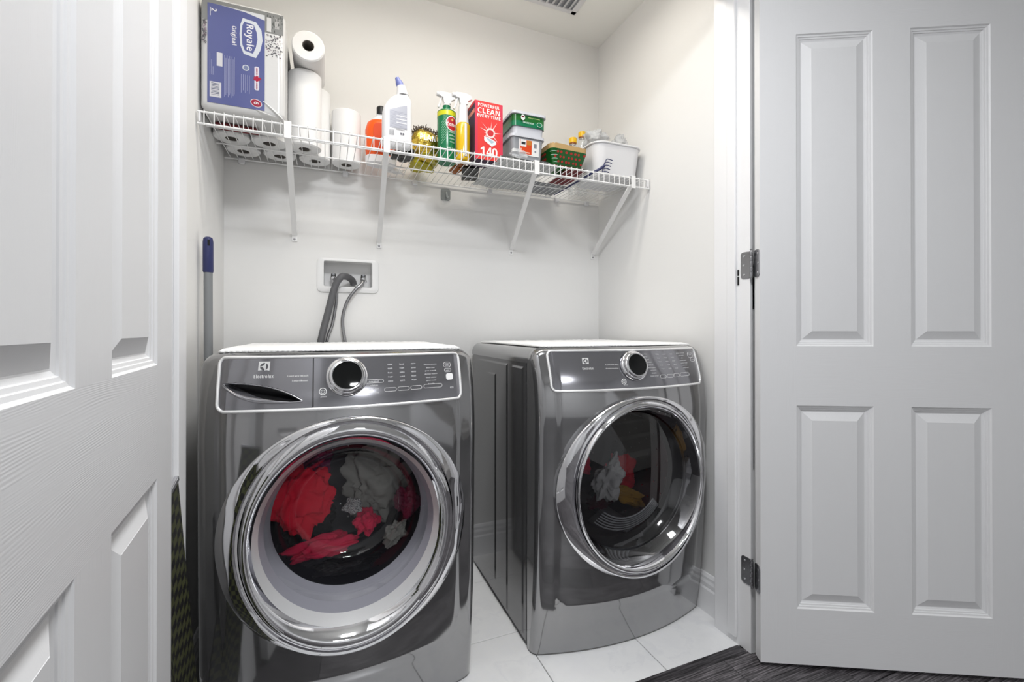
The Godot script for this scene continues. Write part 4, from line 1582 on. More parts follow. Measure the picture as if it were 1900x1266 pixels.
func cyl_patch(g: G, r: float, x0: float, x1: float, y0: float, y1: float, off: float) -> void:
	g.grid(2, maxi(2, int((x1 - x0) / r * 6)), func(v, u):
		var a := lerpf(x0, x1, u) / r
		return Vector3(sin(a) * (r + off), lerpf(y0, y1, v), cos(a) * (r + off)), Vector3.ZERO, 1)

func trigger(o: Node3D, y: float, s: float) -> void:
	# nozzle points to -x
	var g := G.new()
	g.lathe([Vector2(0.012 * s, y), Vector2(0.014 * s, y + 0.001), Vector2(0.014 * s, y + 0.016 * s), Vector2(0.011 * s, y + 0.020 * s), Vector2(0.0, y + 0.020 * s)], 24)
	g.at(T(Vector3(0.004 * s, y + 0.036 * s, 0)))
	g.prism(PackedVector2Array([Vector2(-0.016, -0.018), Vector2(-0.020, 0.002), Vector2(-0.034, 0.006), Vector2(-0.034, 0.022), Vector2(0.004, 0.024), Vector2(0.026, 0.016), Vector2(0.030, 0.004), Vector2(0.014, -0.004), Vector2(0.012, -0.018)]), -0.009 * s, 0.009 * s)
	g.at(T(Vector3(-0.038 * s, y + 0.050 * s, 0), Vector3(0, 0, PI / 2)))
	g.lathe([Vector2(0.0, 0.008 * s), Vector2(0.003, 0.008 * s), Vector2(0.009 * s, 0.006 * s), Vector2(0.009 * s, -0.008 * s), Vector2(0, -0.008 * s)].map(func(v): return Vector2(v.x, v.y)), 18)
	g.at(Transform3D())
	var h := part("spray_head", g, M.white_plastic, o)
	g = G.new()
	g.tube(smooth_path([Vector3(-0.020 * s, y + 0.044 * s, 0), Vector3(-0.027 * s, y + 0.026 * s, 0), Vector3(-0.030 * s, y + 0.010 * s, 0), Vector3(-0.037 * s, y - 0.006 * s, 0)]), 0.0042 * s, 10)
	part("trigger", g, M.white_plastic, h)

func cleaners() -> void:
	var y := DK + 0.0015
	# orange jug, half hidden by the white bottle
	var o := thing("detergent_jug", "orange and white detergent jug behind the tall white bottle", "jug", Vector3(0.200, y, -1.868))
	var g := G.new()
	g.at(T(Vector3.ZERO, Vector3.ZERO, Vector3(1, 1, 0.62)))
	g.lathe([Vector2(0, 0), Vector2(0.052, 0.0), Vector2(0.060, 0.006), Vector2(0.061, 0.030), Vector2(0.052, 0.040), Vector2(0.048, 0.150), Vector2(0.036, 0.182), Vector2(0.018, 0.195), Vector2(0.015, 0.215), Vector2(0.0, 0.216)], 48)
	part("bottle", g, M.white_plastic, o)
	g = G.new()
	var om := G.new()
	g.at(T(Vector3.ZERO, Vector3.ZERO, Vector3(1, 1, 0.66)))
	g.lathe([Vector2(0.040, 0.014), Vector2(0.055, 0.030), Vector2(0.060, 0.060), Vector2(0.060, 0.135), Vector2(0.052, 0.165), Vector2(0.040, 0.176)], 48)
	part("sleeve", g, M.orange, o, "orange shrink sleeve")
	g = G.new()
	g.at(T(Vector3(-0.012, 0.10, 0.037)))
	g.prism(G.rr(-0.020, -0.06, 0.026, 0.055, 0.018), 0.0, 0.004, true)
	part("label_panel", g, mk("orange_deep", Color(0.78, 0.24, 0.03), 0.7), o)
	g = G.new()
	g.lathe([Vector2(0, 0.205), Vector2(0.017, 0.205), Vector2(0.017, 0.232), Vector2(0.014, 0.236), Vector2(0, 0.236)], 24)
	part("cap", g, M.black_plastic, o, "dark screw cap")

	# tall white bottle with bent neck and blue cap
	o = thing("cleaner_bottle", "tall white flat bottle with slanted shoulder and pale blue cap", "bottle", Vector3(0.234, y, -1.668), 0.05)
	g = G.new()
	var out := smooth2([Vector2(-0.040, 0.0), Vector2(0.036, 0.0), Vector2(0.051, 0.012), Vector2(0.053, 0.06), Vector2(0.052, 0.150), Vector2(0.051, 0.178), Vector2(0.040, 0.197), Vector2(0.034, 0.204), Vector2(0.006, 0.200), Vector2(0.0, 0.196), Vector2(-0.022, 0.180), Vector2(-0.044, 0.148), Vector2(-0.051, 0.120), Vector2(-0.052, 0.060), Vector2(-0.051, 0.012)], 4)
	pillow(g, out, 0.024, Vector2(0.0, 0.10))
	part("bottle", g, M.white_plastic, o)
	g = G.new()
	g.at(T(Vector3(0.020, 0.196, 0), Vector3(0, 0, 0.12)))
	g.lathe([Vector2(0.022, 0.0), Vector2(0.0195, 0.012), Vector2(0.0165, 0.028), Vector2(0.016, 0.034), Vector2(0, 0.034)], 28)
	part("neck", g, M.white_plastic, o)
	g = G.new()
	g.at(T(Vector3(0.015, 0.226, 0), Vector3(0, 0, 0.42)))
	g.lathe([Vector2(0, 0), Vector2(0.0135, 0.002), Vector2(0.0135, 0.014), Vector2(0.0095, 0.026), Vector2(0.007, 0.036), Vector2(0.0, 0.038)], 24)
	var bm := mk("cap_blue", Color(0.42, 0.46, 0.70), 0.35)
	part("cap", g, bm, o, "pale blue nozzle cap")
	g = G.new()
	g.at(T(Vector3(0, 0, 0.0248)))
	g.col = lin(0.70, 0.71, 0.76)
	g.prism(PackedVector2Array([Vector2(-0.030, 0.066), Vector2(0.032, 0.066), Vector2(0.032, 0.152), Vector2(0.022, 0.150), Vector2(-0.030, 0.128)]), 0, 0.0003)
	g.col = lin(0.90, 0.90, 0.92)
	for k in 3:
		g.rect(-0.006, 0.084 + 0.012 * k, 0.031, 0.0875 + 0.012 * k, 0.0006)
	g.col = lin(0.56, 0.57, 0.63)
	for k in 14:
		g.rect(-0.028, 0.069 + 0.0042 * k, 0.030 - 0.012 * ((k * 7) % 3), 0.0702 + 0.0042 * k, 0.0005)
	g.col = lin(0.32, 0.32, 0.36)
	for k in 6:
		g.rect(-0.033 + 0.0034 * k, 0.038, -0.0315 + 0.0034 * k, 0.058, 0.0003)
	g.rect(0.008, 0.044, 0.0135, 0.051, 0.0003)
	g.rect(0.016, 0.044, 0.022, 0.051, 0.0003)
	g.text("WARNING", T(Vector3(0.008, 0.061, 0.0004)), 0.0035, 0.03)
	part("back_label", g, M.printed, o, "grey printed back label with bar code")

	# black pouch lying behind it
	var cr := crumple(Vector3(0.10, 0.036, 0.13), 51, 2.2, 0.25, 30, 40)
	single("black_pouch", cr, M.black_bag, "crumpled black plastic pouch lying behind the white bottle", "pouch", Vector3(0.268, y + 0.020, -1.770), 0.1)
	# clear pale bag at the wall under it
	cr = crumple(Vector3(0.10, 0.03, 0.05), 52, 2.5, 0.3, 24, 32)
	single("pale_bag", cr, M.paper, "small pale bag with yellow print against the wall beneath the shelf goods", "bag", Vector3(0.262, y + 0.017, -1.945), 0.2)

	# gold and yellow bag with dark fringe
	o = thing("foil_bag", "yellow bag with crinkled gold foil front and a dark curly fringe on top", "bag", Vector3(0.372, y, -1.872))
	g = crumple(Vector3(0.150, 0.075, 0.20), 53, 2.0, 0.25, 40, 48)
	var yb := part("bag", g, M.yellow_bag, o)
	yb.position = Vector3(0.0, 0.040, 0.0)
	g = crumple(Vector3(0.140, 0.125, 0.085), 54, 6.0, 0.14, 64, 88, 0.12)
	var gf := part("foil", g, M.gold_foil, o, "gold foil front with raised pale letters")
	gf.position = Vector3(-0.004, 0.088, 0.055)
	g = G.new()
	g.text("PLAN", T(Vector3(-0.002, 0.104, 0.1000), Vector3(-0.25, 0, -0.05)), 0.026, 0.062)
	part("lettering", g, M.steel, gf).transform = T(Vector3(0.004, -0.088, -0.055))
	g = G.new()
	for k in 240:
		var a := rng.randf_range(-0.15, PI + 0.15)
		var b := Vector3(cos(a) * 0.068 - 0.004, 0.088 + sin(a) * 0.062, 0.045 + rng.randf_range(-0.025, 0.025))
		var d := Vector3(cos(a) + rng.randf_range(-0.9, 0.9), sin(a) + rng.randf_range(-0.5, 0.7), rng.randf_range(-0.6, 0.6)).normalized() * 0.010
		g.tube(PackedVector3Array([b, b + d, b + d * 1.6 + Vector3(rng.randf_range(-0.006, 0.006), rng.randf_range(-0.004, 0.006), 0)]), 0.0013, 5)
	var fr := part("fringe", g, M.fringe, o, "dark brown curly fringe")
	fr.set_meta("kind", "stuff")

	# green spray bottle
	o = thing("spray_bottle", "green spray bottle with a red round emblem and white trigger head", "spray bottle", Vector3(0.437, y, -1.742), 0.06)
	g = G.new()
	g.lathe([Vector2(0, 0), Vector2(0.032, 0), Vector2(0.036, 0.004), Vector2(0.037, 0.012), Vector2(0.037, 0.192), Vector2(0.034, 0.202), Vector2(0.020, 0.212), Vector2(0.0155, 0.216), Vector2(0.0155, 0.226), Vector2(0, 0.226)], 48)
	part("bottle", g, M.green_bottle, o)
	g = G.new()
	g.col = lin(0.86, 0.86, 0.10)
	cyl_patch(g, 0.037, -0.09, 0.09, 0.178, 0.196, 0.0004)
	g.col = lin(0.10, 0.45, 0.25)
	cyl_patch(g, 0.037, -0.09, 0.09, 0.196, 0.199, 0.0004)
	g.col = lin(0.72, 0.93, 0.82)
	for k in 9:
		g.tube(PackedVector3Array([_cyl(-0.032, 0.066 + 0.010 * k), _cyl(-0.022, 0.078 + 0.010 * k), _cyl(-0.012, 0.090 + 0.010 * k)]), 0.0007, 5)
	for q in [[0.0255, lin(0.95, 0.95, 0.93), 0.0006], [0.0228, lin(0.72, 0.10, 0.18), 0.0009]]:
		g.col = q[1]
		var dp := PackedVector3Array()
		g.grid(4, 28, func(v, u): 
			var r: float = q[0] * v
			var pp := Vector2(0.011 + cos(u * TAU) * r, 0.146 + sin(u * TAU) * r * 1.15)
			var aa: float = pp.x / 0.037
			return Vector3(sin(aa) * (0.037 + q[2]), pp.y, cos(aa) * (0.037 + q[2])), Vector3.ZERO, 1)
	g.col = lin(0.96, 0.96, 0.95)
	g.text("Comet", T(Vector3(0.011, 0.142, 0)), 0.014, 0.043, 700, bend_cyl(0.037, 0.0013))
	g.col = lin(0.95, 0.80, 0.45)
	g.text("★" if false else "*", T(Vector3(0.011, 0.160, 0)), 0.011, 0.011, 700, bend_cyl(0.037, 0.0013))
	g.col = lin(0.85, 0.95, 0.92)
	for k in 4:
		g.text(["DISINFECTING", "BATHROOM", "CLEANER", "with bleach"][k], T(Vector3(0.012, 0.112 - 0.0125 * k, 0)), 0.0055, [0.03, 0.026, 0.024, 0.022][k], 700, bend_cyl(0.037, 0.0006))
	g.text("946 mL", T(Vector3(0.006, 0.050, 0)), 0.006, 0.034, 700, bend_cyl(0.037, 0.0006))
	part("printed_label", g, M.printed, o)
	trigger(o, 0.222, 0.92)

	# yellow spray bottle
	o = thing("spray_bottle", "slim clear spray bottle of yellow cleaner with white neck sleeve", "spray bottle", Vector3(0.491, y, -1.696), -0.05)
	g = G.new()
	g.lathe([Vector2(0, 0), Vector2(0.024, 0), Vector2(0.027, 0.004), Vector2(0.027, 0.138), Vector2(0.022, 0.146)], 36)
	part("bottle", g, M.yellow_liquid, o)
	g = G.new()
	g.lathe([Vector2(0.0225, 0.142), Vector2(0.022, 0.150), Vector2(0.018, 0.186), Vector2(0.0175, 0.212), Vector2(0, 0.212)], 36)
	part("neck_sleeve", g, M.white_plastic, o)
	g = G.new()
	g.tube(PackedVector3Array([Vector3(0.004, 0.012, 0.0262), Vector3(0.004, 0.07, 0.0262), Vector3(0.004, 0.136, 0.0262)]), 0.0052, 10)
	part("spray_tube", g, M.white_plastic, o)
	trigger(o, 0.206, 0.98)

	# amber pack behind it
	single("amber_pouch", crumple(Vector3(0.06, 0.035, 0.13), 56, 2.5, 0.3, 24, 32), M.amber, "small amber brown pouch lying behind the yellow spray bottle", "pouch", Vector3(0.508, y + 0.020, -1.835), 0.2)

	# red box of tablets
	o = thing("tablet_box", "upright red carton printed POWERFUL CLEAN EVERY TIME 140", "box", Vector3(0.578, y, -1.689), 0.03)
	g = G.new()
	g.col = lin(0.20, 0.08, 0.22)
	g.rbox(Vector3(0.115, 0.224, 0.088), 0.0012, Vector3(0, 0.112, 0))
	g.col = lin(0.86, 0.12, 0.16)
	g.rbox(Vector3(0.1155, 0.012, 0.0885), 0.0012, Vector3(0, 0.219, 0))
	part("carton", g, M.printed_matte, o)
	g = G.new()
	g.at(T(Vector3(0, 0.112, 0.0445)))
	g.col = lin(0.90, 0.17, 0.16)
	g.rect(-0.0575, -0.112, 0.0575, 0.112, 0)
	g.col = lin(0.84, 0.16, 0.30)
	g.rect(-0.0575, -0.112, -0.046, 0.112, 0.0002)
	g.rect(0.047, -0.112, 0.0575, 0.112, 0.0002)
	g.col = lin(0.97, 0.95, 0.95)
	g.text("POWERFUL", T(Vector3(0, 0.097, 0.0006)), 0.012, 0.090)
	g.text("CLEAN", T(Vector3(0, 0.076, 0.0006)), 0.020, 0.092)
	g.text("EVERY TIME", T(Vector3(0, 0.056, 0.0006)), 0.012, 0.096)
	g.text("140", T(Vector3(0, -0.080, 0.0006)), 0.036, 0.070)
	# burst of rays, red ball and tablet
	for k in 14:
		var a := TAU * k / 14 + 0.1
		var r: float = [0.056, 0.032, 0.040][k % 3]
		if k < 7 and (k == 2 or k == 5): r = 0.062
		g.col = lin(0.96, 0.70, 0.70) if k % 2 else lin(0.98, 0.86, 0.85)
		var e := Vector2(cos(a), sin(a))
		g.prism(PackedVector2Array([Vector2(0.006, -0.006) + e.orthogonal() * 0.003, Vector2(0.006, -0.006) + e * r * 0.85, Vector2(0.006, -0.006) - e.orthogonal() * 0.003]), 0.0004 + 0.00001 * k, 0.0004 + 0.00001 * k)
	g.col = lin(0.98, 0.88, 0.87)
	g.disc(0.006, -0.006, 0.019, 0.019, 0.0007)
	g.col = lin(0.80, 0.10, 0.14)
	g.disc(0.006, -0.006, 0.013, 0.013, 0.0009)
	g.col = lin(0.93, 0.94, 0.96)
	g.prism(PackedVector2Array([Vector2(-0.020, -0.022), Vector2(-0.004, -0.024), Vector2(0.030, -0.036), Vector2(0.030, -0.046), Vector2(0.012, -0.058), Vector2(-0.020, -0.038)]), 0.0008, 0.0008)
	g.col = lin(0.68, 0.78, 0.84)
	g.prism(PackedVector2Array([Vector2(-0.014, -0.026), Vector2(-0.003, -0.028), Vector2(0.024, -0.038), Vector2(0.010, -0.046)]), 0.001, 0.001)
	g.at(Transform3D())
	part("printed_front", g, M.printed_matte, o, "red printed front with white lettering")
	g = G.new()
	g.col = lin(0.90, 0.55, 0.45)
	g.at(T(Vector3(-0.0578, 0.19, 0), Vector3(0, -PI / 2, 0)))
	g.rect(-0.042, -0.012, 0.042, 0.004, 0.0)
	g.at(Transform3D())
	part("printed_side", g, M.printed_matte, o)


func _cyl(x: float, y: float) -> Vector3:
	var a := x / 0.037
	return Vector3(sin(a) * 0.0376, y, cos(a) * 0.0376)

func smooth2(p: Array, n: int) -> PackedVector2Array:
	var o := PackedVector2Array()
	var m := p.size()
	for i in m:
		for k in n:
			o.append(p[i].cubic_interpolate(p[(i + 1) % m], p[(i - 1 + m) % m], p[(i + 2) % m], float(k) / n * 1.0))
	return o

# flat bottle: outline in x, y with rounded front and back
func pillow(g: G, out: PackedVector2Array, hz: float, c: Vector2) -> void:
	var m := out.size()
	g.grid(16, m, func(v, u):
		var p := out[roundi(u * m) % m]
		var a := lerpf(-PI / 2, PI / 2, v)
		var s := pow(maxf(cos(a), 0.0), 0.28)
		var z := hz * signf(sin(a)) * pow(absf(sin(a)), 0.8)
		var q := c + (p - c) * s
		return Vector3(q.x, q.y, z), Vector3(c.x, c.y, 0), 1)


func tub(g: G, w: float, d: float, h: float, taper: float, r: float) -> void:
	var lo := G.rr(-w / 2 + taper, -d / 2 + taper, w / 2 - taper, d / 2 - taper, r, 6)
	var hi := G.rr(-w / 2, -d / 2, w / 2, d / 2, r, 6)
	var m := lo.size()
	g.grid(4, m, func(v, u):
		var i := roundi(u * m) % m
		var p := lo[i].lerp(hi[i], v)
		return Vector3(p.x, h * v, p.y), Vector3(0, h / 2, 0), 1)
	g.at(g.xf * T(Vector3.ZERO, Vector3(PI / 2, 0, 0)))
	g.prism(lo, 0.0, 0.0)

func lidded(o: Node3D, w: float, d: float, y: float, r: float, m: Material) -> void:
	var g := G.new()
	g.at(T(Vector3(0, y, 0), Vector3(-PI / 2, 0, 0)))
	g.prism(G.rr(-w / 2, -d / 2, w / 2, d / 2, r, 6), 0.0, 0.010, true)
	g.prism(G.rr(-w / 2 + 0.008, -d / 2 + 0.008, w / 2 - 0.008, d / 2 - 0.008, r, 6), 0.0105, 0.013, true)
	g.at(Transform3D())
	part("lid", g, m, o)


func right_end() -> void:
	var y := DK + 0.0015
	# large grey plastic sheet bag under the tubs
	var n := FastNoiseLite.new()
	n.seed = 77
	n.frequency = 16.0
	n.fractal_type = FastNoiseLite.FRACTAL_RIDGED
	var g := G.new()
	for s in [1.0, 0.0]:
		g.grid(30, 44, func(v, u):
			var x := lerpf(0.600, 0.850, u) + 0.012 * sin(v * 9.0)
			var z := lerpf(-1.955, -1.592, v) + 0.010 * sin(u * 11.0)
			var edge := minf(minf(u, 1.0 - u), minf(v, 1.0 - v))
			return Vector3(x, y + s * (0.004 + smoothstep(0.0, 0.2, edge) * (0.009 + 0.006 * n.get_noise_2d(x, z))), z), Vector3.UP if s > 0.5 else Vector3.DOWN)
	single("plastic_bag", g, M.grey_bag, "flat grey plastic bag spread under the two stacked tubs", "bag")
	# peak of film in front of the lower tub
	g = crumple(Vector3(0.085, 0.040, 0.03), 61, 2.4, 0.35, 28, 36)
	single("plastic_film", g, M.bag_film, "crumpled clear film standing against the lower tub's front", "plastic film", Vector3(0.690, y + 0.024, -1.600), 0.1)

	# two stacked tubs
	var o := thing("storage_tub", "grey plastic tub with an orange and white sticker under the green tub", "tub", Vector3(0.736, y + 0.020, -1.725))
	g = G.new()
	tub(g, 0.140, 0.200, 0.088, 0.007, 0.016)
	g.at(Transform3D())
	part("tub_body", g, M.tub_grey, o)
	lidded(o, 0.150, 0.210, 0.083, 0.018, M.tub_lid)
	g = G.new()
	g.at(T(Vector3(0.004, 0.044, 0.0985), Vector3(0.075, 0, 0)))
	g.col = lin(0.95, 0.95, 0.95)
	g.rect(-0.043, -0.029, 0.045, 0.032, 0)
	g.col = lin(0.88, 0.30, 0.12)
	g.rect(-0.038, -0.024, 0.013, 0.030, 0.0003)
	g.col = lin(0.95, 0.95, 0.95)
	g.rect(-0.036, 0.004, -0.011, 0.030, 0.0005)
	g.col = lin(0.20, 0.20, 0.22)
	g.rect(-0.032, 0.012, -0.015, 0.022, 0.0007)
	g.col = lin(0.80, 0.52, 0.20)
	g.rect(-0.009, 0.012, 0.010, 0.029, 0.0005)
	g.col = lin(0.96, 0.86, 0.80)
	g.rect(-0.020, -0.020, 0.004, -0.016, 0.0005)
	g.rect(-0.035, -0.012, -0.031, -0.003, 0.0005)
	g.col = lin(0.55, 0.56, 0.60)
	g.rect(0.022, 0.004, 0.034, 0.020, 0.0003)
	g.disc(0.029, -0.010, 0.004, 0.004, 0.0003)
	g.at(Transform3D())
	part("sticker", g, M.printed, o, "orange and white sticker")
	o = thing("storage_tub", "grey tub with a green printed band stacked on the stickered tub", "tub", Vector3(0.742, y + 0.1175, -1.725))
	g = G.new()
	tub(g, 0.140, 0.200, 0.080, 0.006, 0.016)
	g.at(Transform3D())
	part("tub_body", g, M.tub_lid, o)
	lidded(o, 0.152, 0.212, 0.076, 0.018, M.tub_lid)
	g = G.new()
	var lo := G.rr(-0.0695, -0.0995, 0.0695, 0.0995, 0.016, 6)
	var m := lo.size()
	for band in [[0.030, 0.075, lin(0.05, 0.48, 0.32), 0.0008], [0.050, 0.075, lin(0.10, 0.42, 0.16), 0.0010]]:
		g.col = band[2]
		g.grid(2, m, func(v, u):
			var p := lo[roundi(u * m) % m]
			var yy := lerpf(band[0], band[1], v)
			var k: float = 1.0 + (yy - 0.068) * 0.085 + band[3] * 12.0
			if band[0] > 0.04:
				yy = maxf(yy, band[0] - 0.02 * clampf(p.x / 0.07, 0.0, 1.0))
			return Vector3(p.x * k, yy, p.y * (1.0 + (yy - 0.068) * 0.06 + band[3] * 8.0)), Vector3(0, 0.05, 0), 1)
	g.at(T(Vector3(0, 0, 0.1022), Vector3(0.06, 0, 0)))
	g.col = lin(0.92, 0.95, 0.93)
	g.disc(-0.030, 0.062, 0.009, 0.011, 0.0)
	g.col = lin(0.45, 0.12, 0.22)
	g.rect(-0.036, 0.062, -0.024, 0.068, 0.0003)
	g.col = lin(0.85, 0.94, 0.89)
	g.text("ORGANIC SALAD", T(Vector3(-0.006, 0.044, 0)), 0.0065, 0.046)
	g.disc(0.042, 0.044, 0.012, 0.009, 0.0)
	g.col = lin(0.05, 0.48, 0.32)
	g.disc(0.042, 0.044, 0.010, 0.007, 0.0003)
	g.col = lin(0.80, 0.88, 0.60)
	g.text("baby greens mix", T(Vector3(0.018, 0.064, 0)), 0.006, 0.050)
	g.at(Transform3D())
	part("printed_band", g, M.printed, o, "green printed band")

	# paper tray with kraft rim, green with red dots
	o = thing("paper_tray", "green paper tray with red dots and a scalloped kraft rim", "tray", Vector3(0.924, y + 0.010, -1.692), 0.05)
	g = G.new()
	g.col = lin(0.03, 0.36, 0.10)
	var b0 := G.rr(-0.062, -0.040, 0.062, 0.040, 0.012, 6)
	var b1 := G.rr(-0.090, -0.066, 0.090, 0.066, 0.022, 6)
	var mm := b0.size()
	g.grid(8, mm, func(v, u):
		var i := roundi(u * mm) % mm
		var p := b0[i].lerp(b1[i], pow(v, 0.8))
		var flute: float = 1.0 + 0.006 * sin(i * 3.1) * v
		return Vector3(p.x * flute, 0.074 * v, p.y * flute), Vector3(0, 0.03, 0), 1)
	g.at(T(Vector3.ZERO, Vector3(PI / 2, 0, 0)))
	g.prism(b0, 0.0, 0.0)
	g.at(Transform3D())
	var body := part("tray_body", g, M.printed, o)
	g = G.new()
	g.col = lin(0.74, 0.16, 0.12)
	for r in 4:
		for k in 7:
			var v := 0.12 + 0.24 * r
			var t := (k + 0.5 * (r % 2) + rng.randf_range(0.05, 0.55)) / 7.2
			var hw := lerpf(0.058, 0.078, v)
			var hz := lerpf(0.041, 0.0655, pow(v, 0.8)) + 0.0016
			g.at(T(Vector3(lerpf(-hw, hw, t), 0.074 * v, hz), Vector3(0.34, 0, 0)))
			g.disc(0, 0, rng.randf_range(0.0048, 0.0066), rng.randf_range(0.0042, 0.0056), 0.0, 10)
			if k < 5:
				g.at(T(Vector3(-lerpf(0.063, 0.091, pow(v, 0.8)) - 0.0012, 0.074 * v, lerpf(-0.04, 0.04, t)), Vector3(0, -PI / 2, 0)) * T(Vector3.ZERO, Vector3(0.36, 0, 0)))
				g.disc(0, 0, rng.randf_range(0.0048, 0.0066), rng.randf_range(0.0042, 0.0056), 0.0, 10)
	g.col = lin(0.80, 0.92, 0.86)
	for k in 5:
		g.at(Transform3D())
		var v := 0.16 + 0.17 * k
		var p := PackedVector3Array()
		for i in 7:
			var a := PI * 0.5 + (i - 1.0) * 0.26
			var cx := lerpf(-0.050, -0.068, v)
			var cz := lerpf(0.028, 0.044, v)
			var rr := 0.0125 + 0.0105 * v
			p.append(Vector3(cx + cos(a) * rr * 1.02, 0.074 * v, cz + sin(a) * rr * 1.02 + 0.0012))
		g.tube(p, 0.0010, 5)
	g.at(Transform3D())
	part("printed_dots", g, M.printed, body)
	g = G.new()
	g.col = lin(0.80, 0.66, 0.44)
	g.grid(4, mm, func(v, u):                                 # kraft rim standing above the wall, seen from inside at the back
		var i := roundi(u * mm) % mm
		var p := b0[i].lerp(b1[i], 0.94 + 0.10 * v)
		return Vector3(p.x * 0.985, 0.068 + (0.024 + 0.004 * absf(sin(i * 1.6))) * v, p.y * 0.985), Vector3(0, 0.08, 0), 1)
	part("rim", g, M.printed_matte, o, "kraft paper rim")
	g = G.new()
	g.rbox(Vector3(0.120, 0.010, 0.082), 0.004, Vector3(0, 0.03, 0))
	part("tray_inside", g, M.kraft, o)

	# two bottles with yellow caps behind the tray
	for k in 2:
		o = thing("clear_bottle", ["clear bottle with a yellow cap, the lower one nearer the green tub", "clear bottle with a yellow cap, the taller one beside the white basin"][k], "bottle", [Vector3(1.098, y, -1.900), Vector3(1.149, y, -1.898)][k], 0, "clear bottles with yellow caps")
		var h: float = [0.250, 0.286][k]
		g = G.new()
		g.lathe([Vector2(0, 0), Vector2(0.021, 0), Vector2(0.0235, 0.006), Vector2(0.0235, h - 0.06), Vector2(0.020, h - 0.03), Vector2(0.015, h - 0.012), Vector2(0.015, h)], 32)
		part("bottle", g, M.clear_plastic, o)
		g = G.new()
		g.lathe([Vector2(0.0165, h - 0.006), Vector2(0.019, h - 0.005), Vector2(0.019, h + 0.016), Vector2(0.0165, h + 0.019), Vector2(0, h + 0.020)], 32)
		part("cap", g, M.cap_yellow, o, "yellow cap")
		g = G.new()
		g.lathe([Vector2(0.0165, h - 0.011), Vector2(0.0172, h - 0.010), Vector2(0.0172, h - 0.0062)], 28)
		part("cap_ring", g, M.amber, o)

	# white basin at the right end
	o = thing("basin", "white plastic wash basin at the right end of the shelf", "basin", Vector3(1.158, y + 0.004, -1.720))
	g = G.new()
	var w0 := G.rr(-0.100, -0.100, 0.104, 0.104, 0.040, 8)
	var w1 := G.rr(-0.122, -0.118, 0.122, 0.118, 0.050, 8)
	var wm := w0.size()
	for th in [0.0, 0.0025]:
		g.grid(8, wm, func(v, u):
			var i := roundi(u * wm) % wm
			var p := w0[i].lerp(w1[i], v)
			var s: float = 1.0 - th / 0.11
			return Vector3(p.x * s, th + (0.132 - th) * v, p.y * s), Vector3(0, 0.06, 0), 1 if th == 0.0 else 2)
	g.at(T(Vector3.ZERO, Vector3(PI / 2, 0, 0)))
	g.prism(w0, 0.0, 0.0)
	g.at(Transform3D())
	part("bowl", g, M.white_plastic, o)
	g = G.new()
	var lp := PackedVector3Array()
	for p in G.rr(-0.123, -0.119, 0.123, 0.119, 0.051, 10):
		lp.append(Vector3(p.x, 0.131, p.y))
	g.tube(lp, 0.0048, 8, true)
	part("rim", g, M.white_plastic, o)
	# clear bags bulging out of the basin
	single("clear_bag", crumple(Vector3(0.13, 0.13, 0.12), 71, 2.6, 0.5, 40, 48), M.bag_film, "crumpled clear plastic bag heaped in the left of the white basin", "bag", Vector3(1.115, y + 0.185, -1.725))
	single("clear_bag", crumple(Vector3(0.07, 0.12, 0.10), 72, 2.6, 0.5, 40, 48), M.bag_film, "crumpled white plastic bag sticking up at the basin's right end", "bag", Vector3(1.232, y + 0.180, -1.715))

	# dark red mesh cloth, grey papers and the blue hand rake in front
	g = G.new()
	for s in [1.0, 0.0]:
		g.grid(12, 16, func(v, u):
			var x := lerpf(0.912, 1.000, u) + 0.006 * sin(v * 6.0)
			var z := lerpf(-1.80, -1.600, v)
			return Vector3(x, y + s * (0.004 + 0.002 * sin(u * 20.0) * sin(v * 13.0)), z), Vector3.UP if s > 0.5 else Vector3.DOWN)
	single("red_cloth", g, M.dark_red, "flat dark red cloth lying under the green paper tray", "cloth")
	g = G.new()
	g.rbox(Vector3(0.285, 0.004, 0.15), 0.0015)
	single("grey_folder", g, M.tub_grey, "thin grey folder lying flat at the back under the tray", "folder", Vector3(0.875, y + 0.0022, -1.885), 0.06)
	g = G.new()
	g.rbox(Vector3(0.070, 0.010, 0.16), 0.002)
	single("black_case", g, M.black_bag, "flat dark case lying on the wires under the red carton", "case", Vector3(0.560, y + 0.0055, -1.83), -0.25)
	o = thing("back_scratcher", "navy blue hand rake with bent tines lying before the basin", "rake", Vector3(1.036, y + 0.003, -1.64), 0.02)
	g = G.new()
	g.tube(smooth_path([Vector3(-0.004, 0.002, -0.315), Vector3(-0.002, 0.002, -0.15), Vector3(0.0, 0.004, 0.0), Vector3(0.018, 0.014, 0.030), Vector3(0.040, 0.030, 0.040)]), func(t): return 0.0042 + 0.002 * t, 10)
	part("handle", g, M.navy, o)
	for k in 5:
		g = G.new()
		var b := Vector3(0.040, 0.030, 0.040) + Vector3(0.004, 0.013, 0.001) * (k - 2)
		g.tube(smooth_path([Vector3(0.034, 0.026, 0.039), b, b + Vector3(0.012, 0.003, 0.002), b + Vector3(0.030, 0.0, 0.003)], 5), 0.0019, 6)
		part("tine", g, M.navy, o)


